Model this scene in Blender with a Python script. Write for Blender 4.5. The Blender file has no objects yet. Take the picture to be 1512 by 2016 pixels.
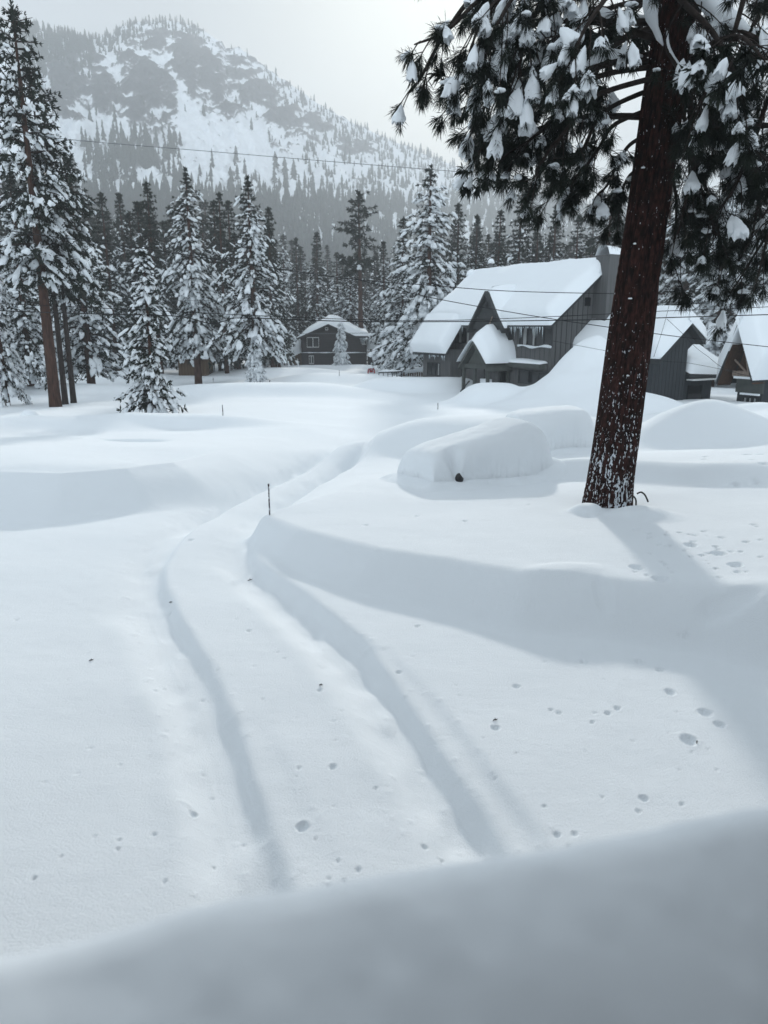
import bpy, bmesh, math, random
import numpy as np
from mathutils import Vector, Matrix
random.seed(5); RNG = np.random.default_rng(11)
sc = bpy.context.scene; col = sc.collection
R = math.radians
# ------------------------------------------------------------------ camera geometry (photo pixels, 1512 x 2016)
FPX, CU, CV = 1456.0, 756.0, 1008.0
PITCH = math.atan(368/FPX); CP, SP = math.cos(PITCH), math.sin(PITCH)
EYE = 4.0
SUN_EL, SUN_AZ = R(21), R(5)          # azimuth to the right of straight ahead
def ray(u, v):
    a, b = (u-CU)/FPX, (CV-v)/FPX
    return np.array([a, CP+b*SP, -SP+b*CP])
def at_z(u, v, z):
    d = ray(u, v); t = (z-EYE)/d[2]; return np.array([d[0]*t, d[1]*t, z])
def at_y(u, v, y):
    d = ray(u, v); t = y/d[1]; return np.array([d[0]*t, y, EYE+d[2]*t])
def at_plane(u, v, p, n):
    d = ray(u, v); o = np.array([0, 0, EYE]); t = np.dot(np.asarray(p)-o, n)/np.dot(d, n); return o+d*t
# ------------------------------------------------------------------ noise
def _h(ix, iy, s):
    n = (ix.astype(np.int64)*374761393 + iy.astype(np.int64)*668265263 + s*982451653) & 0x7fffffff
    n = ((n ^ (n >> 13))*1274126177) & 0x7fffffff
    return ((n ^ (n >> 16)) & 0xffff)/65535.0
def vn(x, y, s=0):
    x = np.asarray(x, float); y = np.asarray(y, float)
    ix, iy = np.floor(x), np.floor(y); fx, fy = x-ix, y-iy
    fx = fx*fx*fx*(fx*(fx*6-15)+10); fy = fy*fy*fy*(fy*(fy*6-15)+10)
    a, b, c, d = _h(ix, iy, s), _h(ix+1, iy, s), _h(ix, iy+1, s), _h(ix+1, iy+1, s)
    return (a*(1-fx)+b*fx)*(1-fy)+(c*(1-fx)+d*fx)*fy*1.0 - 0.5
def fbm(x, y, s=0, o=4, g=0.5):
    r = 0; a = 1.0
    for i in range(o):
        r = r + a*vn(np.asarray(x)*2**i+i*7.3, np.asarray(y)*2**i+i*3.1, s+i); a *= g
    return r
def sstep(a, b, x):
    t = np.clip((x-a)/(b-a), 0, 1); return t*t*(3-2*t)
# ------------------------------------------------------------------ mesh building
def unit(v):
    v = np.asarray(v, float); return v/(np.linalg.norm(v)+1e-12)
class MB:
    def __init__(s): s.V = []; s.F = []; s.n = 0
    def add(s, V, F, m=0):
        V = np.asarray(V, float).reshape(-1, 3); F = np.asarray(F, np.int64)
        if len(V) == 0 or len(F) == 0: return
        s.V.append(V); s.F.append((F+s.n, m)); s.n += len(V)
    def tube(s, P, rad, k=6, m=0, cap=True):
        P = np.asarray(P, float); n = len(P); rad = np.broadcast_to(rad, (n,))
        T = np.gradient(P, axis=0); T /= (np.linalg.norm(T, axis=1, keepdims=True)+1e-9)
        ref = np.array([0., 0, 1]) if abs(T[:, 2]).mean() < .8 else np.array([1., 0, 0])
        X = np.cross(T, ref); X /= (np.linalg.norm(X, axis=1, keepdims=True)+1e-9); Y = np.cross(T, X)
        a = np.arange(k)*2*np.pi/k
        V = P[:, None]+rad[:, None, None]*(X[:, None]*np.cos(a)[None, :, None]+Y[:, None]*np.sin(a)[None, :, None])
        i = np.arange(n-1)[:, None]*k; j = np.arange(k)[None]; j2 = (j+1) % k
        F = np.stack([i+j, i+j2, i+k+j2, i+k+j], -1).reshape(-1, 4)
        base = s.n; s.add(V, F, m)
        if cap:
            V2 = np.array([P[0], P[-1]]); b2 = s.n; s.V.append(V2); s.n += 2
            s.F.append((np.array([[b2, base+(q+1) % k, base+q] for q in range(k)]), m))
            e = base+(n-1)*k
            s.F.append((np.array([[b2+1, e+q, e+(q+1) % k] for q in range(k)]), m))
    def hexa(s, P, m=0):   # 8 corners: bottom 4 then top 4, counter-clockwise seen from above
        s.add(P, [[0, 3, 2, 1], [4, 5, 6, 7], [0, 1, 5, 4], [1, 2, 6, 5], [2, 3, 7, 6], [3, 0, 4, 7]], m)
    def prism(s, poly, d, m=0):   # planar polygon extruded along vector d
        poly = np.asarray(poly, float); n = len(poly); base = s.n
        s.V.append(np.vstack([poly, poly+np.asarray(d)])); s.n += 2*n
        s.F.append((('ng', [base+i for i in range(n)][::-1]), m)); s.F.append((('ng', [base+n+i for i in range(n)]), m))
        s.F.append((np.array([[base+i, base+(i+1) % n, base+n+(i+1) % n, base+n+i] for i in range(n)]), m))
    def build(s, name, mats, parent=None, smooth=False, attr=None):
        me = bpy.data.meshes.new(name)
        V = np.vstack(s.V); me.vertices.add(len(V)); me.vertices.foreach_set('co', V.ravel().astype(np.float32))
        L, st, mi, off = [], [], [], 0
        for F, m in s.F:
            if isinstance(F, tuple):
                L.append(np.array(F[1])); st.append(np.array([off])); mi.append(np.array([m])); off += len(F[1])
            else:
                k = F.shape[1]; L.append(F.ravel()); st.append(off+np.arange(len(F))*k); mi.append(np.full(len(F), m)); off += F.size
        L = np.concatenate(L); st = np.concatenate(st); mi = np.concatenate(mi)
        me.loops.add(len(L)); me.loops.foreach_set('vertex_index', L.astype(np.int32))
        me.polygons.add(len(st)); me.polygons.foreach_set('loop_start', st.astype(np.int32))
        me.polygons.foreach_set('material_index', mi.astype(np.int32))
        me.polygons.foreach_set('use_smooth', np.full(len(st), bool(smooth)))
        if attr:
            for an, av in attr.items():
                at = me.attributes.new(an, 'FLOAT', 'POINT'); at.data.foreach_set('value', np.asarray(av, np.float32))
        me.update(calc_edges=True)
        if not isinstance(mats, (list, tuple)): mats = [mats]
        for m in mats: me.materials.append(m)
        o = bpy.data.objects.new(name, me); col.objects.link(o)
        if parent: o.parent = parent
        return o
def tag(o, label=None, cat=None, group=None, kind=None):
    if label: o['label'] = label
    if cat: o['category'] = cat
    if group: o['group'] = group
    if kind: o['kind'] = kind
    return o
def empty(name, label, cat, loc=(0, 0, 0), rz=0, group=None):
    o = bpy.data.objects.new(name, None); col.objects.link(o); o.location = tuple(float(q) for q in loc); o.rotation_euler = (0, 0, rz)
    o.empty_display_size = .2
    return tag(o, label, cat, group)
def copy_tree(o, parent=None):
    c = o.copy(); col.objects.link(c)
    if parent: c.parent = parent
    for ch in list(o.children): copy_tree(ch, c)
    return c
def _ico():
    bm = bmesh.new(); bmesh.ops.create_icosphere(bm, subdivisions=2, radius=1)
    V = np.array([v.co[:] for v in bm.verts]); F = np.array([[v.index for v in f.verts] for f in bm.faces]); bm.free()
    bm = bmesh.new(); bmesh.ops.create_icosphere(bm, subdivisions=3, radius=1)
    V3 = np.array([v.co[:] for v in bm.verts]); F3 = np.array([[v.index for v in f.verts] for f in bm.faces]); bm.free()
    return V, F, V3, F3
ICV, ICF, ICV3, ICF3 = _ico()
# ------------------------------------------------------------------ materials
def mat(name, color=(.5, .5, .5), rough=.8, spec=.2):
    m = bpy.data.materials.new(name); m.use_nodes = True
    b = m.node_tree.nodes['Principled BSDF']; b.inputs['Base Color'].default_value = (*color, 1)
    b.inputs['Roughness'].default_value = rough; b.inputs['Specular IOR Level'].default_value = spec
    return m, m.node_tree, b
def nd(nt, typ, **kw):
    n = nt.nodes.new(typ)
    for k, v in kw.items():
        if k.startswith('i_'): n.inputs[k[2:].replace('_', ' ')].default_value = v
        else: setattr(n, k, v)
    return n
def ramp(nt, stops, interp='LINEAR'):
    n = nt.nodes.new('ShaderNodeValToRGB'); n.color_ramp.interpolation = interp; e = n.color_ramp.elements
    while len(e) < len(stops): e.new(.5)
    for el, (p, c) in zip(e, stops): el.position = p; el.color = (*c, 1) if len(c) == 3 else c
    return n
def math_n(nt, op, a, b=None, c=None, clamp=False):
    n = nt.nodes.new('ShaderNodeMath'); n.operation = op; n.use_clamp = clamp
    for i, q in enumerate((a, b, c)):
        if q is None: continue
        if isinstance(q, (int, float)): n.inputs[i].default_value = q
        else: nt.links.new(q, n.inputs[i])
    return n.outputs[0]
def objco(nt, scale=(1, 1, 1)):
    t = nt.nodes.new('ShaderNodeTexCoord'); mp = nt.nodes.new('ShaderNodeMapping'); mp.inputs['Scale'].default_value = scale
    nt.links.new(t.outputs['Object'], mp.inputs['Vector']); return mp.outputs[0]
def mat_var(name, c1, c2, scale=3, stretch=(1, 1, 1), rough=.85, bump=0, bscale=20, spec=.2):
    m, nt, b = mat(name, c1, rough, spec); co = objco(nt, stretch)
    n = nd(nt, 'ShaderNodeTexNoise'); n.inputs['Scale'].default_value = scale; n.inputs['Detail'].default_value = 6; nt.links.new(co, n.inputs['Vector'])
    r = ramp(nt, [(.3, c1), (.7, c2)]); nt.links.new(n.outputs['Fac'], r.inputs[0]); nt.links.new(r.outputs[0], b.inputs['Base Color'])
    if bump:
        n2 = nd(nt, 'ShaderNodeTexNoise'); n2.inputs['Scale'].default_value = bscale; n2.inputs['Detail'].default_value = 5; nt.links.new(co, n2.inputs['Vector'])
        bp = nd(nt, 'ShaderNodeBump'); bp.inputs['Distance'].default_value = bump; bp.inputs['Strength'].default_value = 1
        nt.links.new(n2.outputs['Fac'], bp.inputs['Height']); nt.links.new(bp.outputs[0], b.inputs['Normal'])
    return m
SNOWC = (.81, .85, .88)
def snow_mat(name, grain=True):
    m, nt, b = mat(name, SNOWC, .9, .08); co = objco(nt)
    if grain:
        n1 = nd(nt, 'ShaderNodeTexNoise'); n1.inputs['Scale'].default_value = 55; n1.inputs['Detail'].default_value = 4; n1.inputs['Roughness'].default_value = .7; nt.links.new(co, n1.inputs['Vector'])
        co2 = objco(nt, (1.2, 3.2, 1)); n2 = nd(nt, 'ShaderNodeTexNoise'); n2.inputs['Scale'].default_value = 3.0; n2.inputs['Detail'].default_value = 5; nt.links.new(co2, n2.inputs['Vector'])
        s = math_n(nt, 'MULTIPLY_ADD', n1.outputs['Fac'], .013, math_n(nt, 'MULTIPLY', n2.outputs['Fac'], .006))
        bp = nd(nt, 'ShaderNodeBump'); bp.inputs['Distance'].default_value = 1; bp.inputs['Strength'].default_value = .75
        nt.links.new(s, bp.inputs['Height']); nt.links.new(bp.outputs[0], b.inputs['Normal'])
    return m
M_SNOWG = snow_mat('ground_snow'); M_SNOWN = snow_mat('soft_snow', False); M_SNOW = snow_mat('loose_snow', False)
def translucent(m, f):
    nt = m.node_tree; b = nt.nodes['Principled BSDF']; t = nt.nodes.new('ShaderNodeBsdfTranslucent'); t.inputs[0].default_value = (.84, .88, .92, 1)
    mx = nt.nodes.new('ShaderNodeMixShader'); mx.inputs[0].default_value = f; nt.links.new(b.outputs[0], mx.inputs[1]); nt.links.new(t.outputs[0], mx.inputs[2])
    nt.links.new(mx.outputs[0], nt.nodes['Material Output'].inputs['Surface'])
translucent(M_SNOW, .15)
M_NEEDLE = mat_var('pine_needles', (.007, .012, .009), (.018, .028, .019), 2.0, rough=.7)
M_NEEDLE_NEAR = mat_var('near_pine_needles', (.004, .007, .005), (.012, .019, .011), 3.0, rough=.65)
M_TWIG = mat_var('twig_bark', (.012, .009, .008), (.035, .026, .022), 8, rough=.9)
M_TRUNK = mat_var('conifer_bark', (.022, .013, .010), (.085, .042, .030), 5, (3, 3, .5), bump=.02, bscale=14)
M_TRUNKD = mat_var('dark_conifer_bark', (.015, .012, .011), (.045, .034, .030), 5, (3, 3, .5), bump=.02, bscale=14)
M_SIDE = mat_var('grey_board_siding', (.078, .080, .082), (.108, .110, .111), 1.2, (6, 6, .4), rough=.85)
M_SIDED = mat_var('charcoal_board_siding', (.030, .035, .040), (.046, .052, .057), 1.5, (8, 8, .3), rough=.85)
M_BROWN = mat_var('dark_brown_siding', (.024, .020, .021), (.040, .033, .034), 2, (.4, .4, 7), rough=.85)
M_TRIM = mat_var('dark_trim', (.028, .031, .033), (.042, .046, .048), 3, rough=.7)
M_TRIMG = mat_var('green_grey_trim', (.055, .062, .058), (.075, .082, .077), 3, rough=.7)
M_WHITE = mat_var('white_trim', (.62, .64, .63), (.72, .73, .72), 3, rough=.5)
M_GLASS, _nt, _b = mat('window_glass', (.008, .010, .012), .12, .4)
M_CURT = mat_var('pale_curtain', (.22, .23, .23), (.36, .37, .37), 5, (7, 7, .3), rough=.9)
M_WOOD = mat_var('warm_timber', (.040, .021, .013), (.085, .045, .026), 4, (5, 5, .8), rough=.75)
M_WOODL = mat_var('pale_timber', (.20, .155, .125), (.30, .24, .20), 4, (5, 5, .8), rough=.8)
M_SHED = mat_var('tan_plank', (.085, .058, .036), (.14, .095, .058), 4, (5, 5, .5), rough=.85)
M_CABLE, _nt, _b = mat('black_cable', (.012, .013, .014), .6)
M_CABLEG, _nt, _b = mat('grey_cable', (.09, .10, .105), .6)
M_BLACK, _nt, _b = mat('black_plastic', (.006, .006, .007), .35, .5)
M_RED, _nt, _b = mat('red_paint', (.30, .012, .02), .4, .4)
M_STEEL, _nt, _b = mat('stove_pipe', (.10, .105, .11), .5, .5)
M_ICE, nt, b = mat('icicle_ice', (.55, .62, .66), .15, .5); b.inputs['Transmission Weight'].default_value = .08; b.inputs['IOR'].default_value = 1.31
M_STAKE = None
def stake_mat():
    m, nt, b = mat('frosted_stake', (.03, .02, .02), .7); co = objco(nt)
    n = nd(nt, 'ShaderNodeTexNoise'); n.inputs['Scale'].default_value = 45; nt.links.new(co, n.inputs['Vector'])
    r = ramp(nt, [(.50, (.035, .020, .022)), (.58, (.70, .73, .76))]); nt.links.new(n.outputs['Fac'], r.inputs[0]); nt.links.new(r.outputs[0], b.inputs['Base Color']); return m
M_STAKE = stake_mat()
# ------------------------------------------------------------------ terrain
def G(u, v, z=0.0): return at_z(u, v, z)[:2]
class Region:      # raised plateau: closed polygon, each vertex (x, y, height, edge width)
    def __init__(s, pts): s.p = np.array(pts, float)
    def f(s, x, y):
        p = s.p; n = len(p); best = np.full(x.shape, 1e9); ins = np.zeros(x.shape, bool)
        hs = np.zeros(x.shape); ws = np.zeros(x.shape); sw = np.zeros(x.shape)
        for i in range(n):
            a, b = p[i], p[(i+1) % n]; e = b[:2]-a[:2]; L2 = e@e+1e-9
            t = np.clip(((x-a[0])*e[0]+(y-a[1])*e[1])/L2, 0, 1)
            d = np.hypot(x-a[0]-t*e[0], y-a[1]-t*e[1]); best = np.minimum(best, d)
            w = 1/(d*d+.02)**2; sw += w; hs += w*(a[2]+t*(b[2]-a[2])); ws += w*(a[3]+t*(b[3]-a[3]))
            c = ((a[1] > y) != (b[1] > y)) & (x < (b[0]-a[0])*(y-a[1])/(b[1]-a[1]+1e-12)+a[0]); ins ^= c
        sd = np.where(ins, best, -best); h = hs/sw; w = ws/sw
        return sd, h, w
def V4(u, v, h, w): p = G(u, v, h); return (p[0], p[1], h, w)
BANK_R = Region([V4(531, 1010, .44, .55), V4(600, 1038, .50, .75), V4(750, 1075, .53, .9), V4(900, 1096, .56, .95), V4(1050, 1122, .60, 1.0),
                 V4(1250, 1136, .61, 1.0), V4(1400, 1142, .66, 1.05), V4(1512, 1147, .74, 1.15), V4(1800, 1152, .84, 1.4), (26, 10, .85, 2), (40, 45, .2, 6), (9, 42, .1, 5),
                 (4.4, 33, .10, 4), (3.0, 27, .15, 3.6), V4(805, 880, .22, 3.4), V4(770, 925, .32, 2.8), V4(665, 966, .44, 1.7), V4(570, 995, .46, .7)])
BANK_L = Region([(-30, 15.0, .8, 1.8), V4(-300, 945, .75, 1.6), V4(0, 936, .72, 1.5), V4(120, 936, .72, 1.5), V4(250, 926, .72, 1.5), V4(340, 912, .70, 1.6), V4(415, 890, .58, 2.0),
                 V4(480, 862, .40, 2.8), V4(570, 822, .24, 3.8), V4(660, 785, .14, 5), (-2.5, 62, .2, 6), (-60, 90, .3, 8), (-60, 30, .8, 3)])
DRIFT = Region([V4(1085, 882, .98, .9), V4(1180, 882, 1.0, .9), V4(1270, 893, 1.02, .95), V4(1380, 905, 1.02, 1.0), V4(1512, 906, 1.05, 1.1), V4(1750, 912, 1.1, 1.3), (24, 24, .8, 4), (15, 27, .4, 4), (6.5, 23, .5, 2.2)])
def arc(pts, z=0.0): return np.array([np.append(G(u, v, z), w) for u, v, w in pts])
RUTS = [  # polyline with per-vertex weight, half width, depth
    (arc([(505, 1890, 1), (480, 1760, 1), (450, 1620, 1), (422, 1500, 1), (387, 1380, 1), (346, 1290, 1), (308, 1210, 1), (290, 1150, 1), (300, 1095, .8), (345, 1045, .8), (400, 1008, 1.2), (480, 966, 1.5), (560, 929, 1.4), (640, 893, 1.1), (700, 870, .3)]), .30, .165),
    (arc([(985, 1790, 1), (930, 1680, 1), (880, 1590, 1), (815, 1480, 1), (760, 1390, 1), (700, 1305, 1.1), (625, 1228, 1.15), (550, 1170, 1.1), (495, 1128, 1), (468, 1095, .8), (478, 1050, .6), (520, 1008, .8), (580, 968, 1.3), (640, 935, 1.3), (700, 903, .9), (760, 870, .1)]), .30, .215),
    (arc([(1060, 1740, .5), (1000, 1640, 1), (925, 1530, 1), (850, 1420, .8), (785, 1340, .5), (735, 1290, .2)]), .26, .07),
    (arc([(362, 1040, .2), (400, 1010, 1), (480, 966, 1), (560, 927, 1), (640, 893, .9), (710, 866, .2)]), .13, .09),
    (arc([(520, 1012, .2), (560, 984, 1), (620, 945, 1), (690, 908, 1), (740, 880, .2)]), .14, .12),
    (arc([(640, 1760, .2), (560, 1650, .5), (520, 1530, .6), (480, 1440, .3)]), .3, .04),
]
RIMS = [(arc([(350, 1840, .6), (372, 1700, 1), (350, 1560, 1), (330, 1450, .8), (270, 1320, .5), (235, 1230, .3)]), .18, .05),
        (arc([(890, 1760, .8), (830, 1640, 1), (760, 1520, 1), (690, 1410, .9), (600, 1290, .8), (480, 1170, .6), (430, 1120, .5)]), .2, .045)]
def poly_dist(x, y, P, side=False):
    best = np.full(x.shape, 1e9); wt = np.zeros(x.shape); sd = np.zeros(x.shape)
    for a, b in zip(P[:-1], P[1:]):
        e = b[:2]-a[:2]; t = np.clip(((x-a[0])*e[0]+(y-a[1])*e[1])/(e@e+1e-9), 0, 1)
        d = np.hypot(x-a[0]-t*e[0], y-a[1]-t*e[1]); m = d < best
        best = np.where(m, d, best); wt = np.where(m, a[2]+t*(b[2]-a[2]), wt)
        if side: sd = np.where(m, np.sign(e[1]*(x-a[0])-e[0]*(y-a[1])), sd)
    return (best, wt, sd) if side else (best, wt)
def smooth_line(P, n=8):
    P = np.asarray(P); Q = []
    for i in range(len(P)-1):
        p0, p1, p2, p3 = P[max(i-1, 0)], P[i], P[i+1], P[min(i+2, len(P)-1)]
        for t in np.linspace(0, 1, n, endpoint=False):
            Q.append(.5*((2*p1)+(-p0+p2)*t+(2*p0-5*p1+4*p2-p3)*t*t+(-p0+3*p1-3*p2+p3)*t**3))
    Q.append(P[-1]); return np.array(Q)
RUTS = [(smooth_line(P, 4), w, d) for P, w, d in RUTS]; RIMS = [(smooth_line(P, 3), w, d) for P, w, d in RIMS]
BUMPS = []
def bump(u, v, z, wx, wy, h, rot=0, k=1.6):
    p = G(u, v, z); BUMPS.append((p[0], p[1], wx, wy, h, R(rot), k))
# mounds: centre pixel of the base, half sizes in metres, height
bump(1000, 872, .2, 5.0, 1.7, 1.0, 9, 1.7)       # long mound behind the buried cars
bump(970, 790, -.2, 2.4, 1.9, 1.25, 16, 1.8)    # mound before the porch
bump(1128, 795, -.1, 2.3, 2.4, 1.55, 0, 1.7)    # tall pile by the lodge corner
bump(1050, 800, -.1, 2.0, 1.8, .45, 0, 1.6)
bump(1215, 800, .1, 3.0, 2.2, .9, 0, 1.7)
bump(1408, 872, .5, 1.9, 1.2, 1.0, -14, 1.35)   # mounds right of the trunk
bump(1330, 868, .5, 2.2, 1.2, .45, 10, 1.5)
bump(1420, 824, .3, 3.6, 1.5, .60, 0, 1.8)
bump(1540, 840, .3, 2.4, 2.0, .6, 0, 1.6)
bump(830, 775, -.7, 4.6, 2.0, .95, 10, 2.2)     # berm before the lodge
bump(930, 765, -.7, 3.0, 1.6, .55, 0, 2)
bump(690, 757, -.9, 6.5, 3.0, .8, 20, 1.6)
bump(520, 775, -.2, 7.5, 2.6, .75, -6, 1.8)
bump(360, 835, .1, 3.4, 1.0, .5, 3, 1.5)
bump(140, 845, .1, 3.0, 1.1, .35, 12, 1.5)
bump(60, 830, .2, .42, .35, .42, 0, 2.0)
bump(265, 862, .3, 1.0, .35, -.22, 4, 2)
bump(560, 738, -1.0, 7.0, 3.0, .6, 0, 1.6)
bump(640, 726, -1.2, 9, 3, .5, 0, 1.8)
bump(230, 735, -.2, 5, 3, .7, 0, 1.6)
bump(150, 760, .0, 5, 2.5, .5, 0, 1.6)
bump(1155, 1000, .65, .30, .26, .16, 20, 2)
bump(1262, 1005, .70, .55, .40, .17, -20, 1.6)
bump(1110, 1122, .60, .55, .25, .05, 5, 1.8)
bump(1440, 1150, .75, .4, .15, -.06, 5, 2)
bump(1190, 1140, .65, .12, .25, -.04, 0, 2)
_p = at_y(1205, 640, 41.0); BUMPS.append((_p[0], _p[1], 1.5, 2.0, 1.0, 0.0, 1.35))
_p = at_y(1160, 640, 41.0); BUMPS.append((_p[0], _p[1], 1.9, 1.8, 1.55, 0.0, 1.5))
DENTS = []
def dents():
    L = [(595, 1610, .085, .07), (375, 1802, .07, .06), (378, 1577, .06, .05), (655, 1498, .06, .05), (588, 1500, .035, .03), (630, 1350, .05, .045), (975, 1421, .07, .06),
         (1357, 1447, .13, .09), (1268, 1560, .06, .05), (1215, 1383, .06, .05), (1197, 1393, .06, .05), (1100, 1391, .05, .04), (785, 1310, .05, .04), (1017, 1340, .06, .045),
         (490, 1232, .045, .04), (335, 1187, .05, .04), (375, 1057, .08, .06), (822, 1227, .05, .04), (1097, 1631, .05, .04), (1132, 1630, .04, .03), (705, 1697, .04, .03),
         (490, 1745, .05, .05), (430, 1757, .03, .03), (323, 1723, .03, .03), (1073, 1575, .03, .03), (1258, 1585, .035, .04), (645, 1728, .03, .03), (545, 1275, .03, .03),
         (1168, 1410, .035, .04), (1085, 1385, .04, .04), (1320, 1352, .1, .05), (1390, 1393, .12, .06), (1418, 1417, .09, .06), (1300, 1310, .08, .04), (1260, 1295, .1, .04),
         (1350, 1262, .07, .04), (1150, 1295, .09, .02), (30, 1210, .05, .03), (150, 1510, .05, .01), (740, 1535, .03, .03), (835, 1635, .04, .04), (870, 1650, .03, .03)]
    for u, v, r, d in L: DENTS.append((*G(u, v, .05), r*.55, d*.7))
    rr = random.Random(3)
    for i in range(90): DENTS.append((*G(rr.uniform(60, 1480), rr.uniform(1180, 1760), 0), rr.uniform(.008, .019), rr.uniform(.012, .022)))
    for i in range(46): DENTS.append((*G(rr.uniform(1225, 1510), rr.uniform(1015, 1125), .75), rr.uniform(.02, .05), rr.uniform(.02, .04)))
    for i in range(8): DENTS.append((*G(rr.uniform(1380, 1512), rr.uniform(878, 925), 1.0), rr.uniform(.05, .10), rr.uniform(.04, .06)))
    for u, v in [(1255, 1098), (1415, 1077), (1360, 1060), (1300, 1120), (1450, 1100)]: DENTS.append((*G(u, v, .75), .085, .07))
    for u, v in [(930, 950), (1040, 990), (720, 1030), (915, 1023), (820, 1010), (1000, 938)]: DENTS.append((*G(u, v, .55), .04, .03))
dents()
def gz(x, y, fine=True):
    x = np.asarray(x, float); y = np.asarray(y, float)
    z = np.interp(y, [-20, 12, 25, 40, 60, 100, 150, 220, 330, 420], [0, 0, -.05, -.3, -.75, -1.25, -1.2, 0, 4, 8])
    z = z + fbm(x/9, y/9, 3, 3)*.28*sstep(9, 22, y) + fbm(x/2.6, y/3.2, 9, 3)*.05
    sd, h, w = BANK_R.f(x, y)
    wn = w*(1+.08*vn(x*.9, y*.9, 5))
    z = z + h*sstep(-1, .0, sd/wn)*(.96+.04*sstep(0, 2, sd)) + .035*np.exp(-((sd-.12)/.22)**2)*sstep(.5, .9, h)
    sd, h, w = BANK_L.f(x, y)
    z = z + h*sstep(-1, .0, sd/w)*np.interp(y, [17, 40, 70], [1, .7, .6])
    lip = sstep(.5, .7, h)
    z = z + lip*(.09*np.exp(-((sd-.02+.12*vn(x*.8, y*.8, 4))/.16)**2) - .10*np.exp(-((sd-.75)/.4)**2))
    sd, h, w = DRIFT.f(x, y)
    z = z + .42*h*sstep(-1, 0, sd/(w*(1+.3*vn(x*.7, y*.7, 6))))
    for bx, by, wx, wy, bh, br, k in BUMPS:
        m = (abs(x-bx) < 3*max(wx, wy)) & (abs(y-by) < 3*max(wx, wy))
        if not m.any(): continue
        dx, dy = x[m]-bx, y[m]-by; c, s = math.cos(br), math.sin(br)
        a = ((dx*c+dy*s)/wx)**2+((-dx*s+dy*c)/wy)**2
        wob = 1+.35*vn(x[m]/max(wx, wy)*1.7, y[m]/max(wx, wy)*1.7, 21)
        z[m] += bh*np.exp(-(a*wob)**k)
    near = (y < 32) & (y > 1)
    if near.any():
        xn, yn = x[near], y[near]; dz = np.zeros(xn.shape)
        wob = 1+.28*vn(xn*1.1, yn*1.1, 31)
        for P, w, d in RUTS:
            dist, wt, sg = poly_dist(xn, yn, P, True); q = dist/(w*wob); rt = np.exp(-np.abs(q/.98)**4.6); lf = np.exp(-np.abs(q/1.35)**1.9)
            dz -= d*wt*np.where(sg > 0, rt, lf)*(1+.25*vn(xn*5, yn*2.2, 33)); dz += .006*wt*np.exp(-((dist-.05)/.035)**2)*(sg < 0)*(.5+vn(xn*7, yn*4, 35)); dz += wt*.045*np.clip(vn(xn*13, yn*11, 37)-.27, 0, 1)*np.exp(-((q-1.15)/.45)**2)
        for P, w, d in RIMS:
            dist, wt = poly_dist(xn, yn, P); dz += d*wt*np.exp(-(dist/w)**2)
        z[near] += dz
    if fine:
        for dx, dy, r, d in DENTS:
            m = (abs(x-dx) < 3*r) & (abs(y-dy) < 3.5*r)
            if not m.any(): continue
            q = np.hypot((x[m]-dx)*(1+.5*vn(x[m]*20, y[m]*20, 8)), (y[m]-dy)*.8)/r
            z[m] += -d*np.exp(-q**4)+.15*d*np.exp(-((q-1.25)/.3)**2)
        z = z + fbm(x*2.1, y*2.6, 41, 4)*.007*sstep(40, 20, y)
    return z
def g1(x, y): return float(gz(np.array([x]), np.array([y]), False)[0])
def hit(u, v):      # first point of the snow seen through pixel (u, v)
    d = ray(u, v); t = np.geomspace(3, 400, 900); p = d[None]*t[:, None]; z = gz(p[:, 0], p[:, 1], False)
    i = np.argmax(EYE+p[:, 2] < z); i = max(i, 1)
    a0, a1 = EYE+p[i-1, 2]-z[i-1], EYE+p[i, 2]-z[i]; f = a0/(a0-a1+1e-9); q = p[i-1]+(p[i]-p[i-1])*f
    return np.array([q[0], q[1], EYE+q[2]])
def make_ground():
    ys = [-14.0]
    while ys[-1] < 3.6: ys.append(ys[-1]+(.4 if ys[-1] < 1 else .1))
    while ys[-1] < 420:
        y = ys[-1]; ys.append(y+(y+2.2)*(.0026 if y < 24 else (.0042 if y < 60 else .012)))
    ys = np.array(ys); us = np.concatenate([np.linspace(-1.7, -.66, 60), np.linspace(-.66, .66, 640)[1:-1], np.linspace(.66, 1.7, 60)])
    Y, U = np.meshgrid(ys, us, indexing='ij'); X = U*(np.maximum(Y, 3.5)+2.2)
    Z = gz(X.ravel(), Y.ravel())
    n, k = Y.shape; i = np.arange(n-1)[:, None]*k; j = np.arange(k-1)[None]
    F = np.stack([i+j, i+j+1, i+k+j+1, i+k+j], -1).reshape(-1, 4)
    mb = MB(); mb.add(np.stack([X.ravel(), Y.ravel(), Z], 1), F)
    o = mb.build('snow_ground', M_SNOWG, smooth=True); tag(o, kind='structure')
make_ground()
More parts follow.
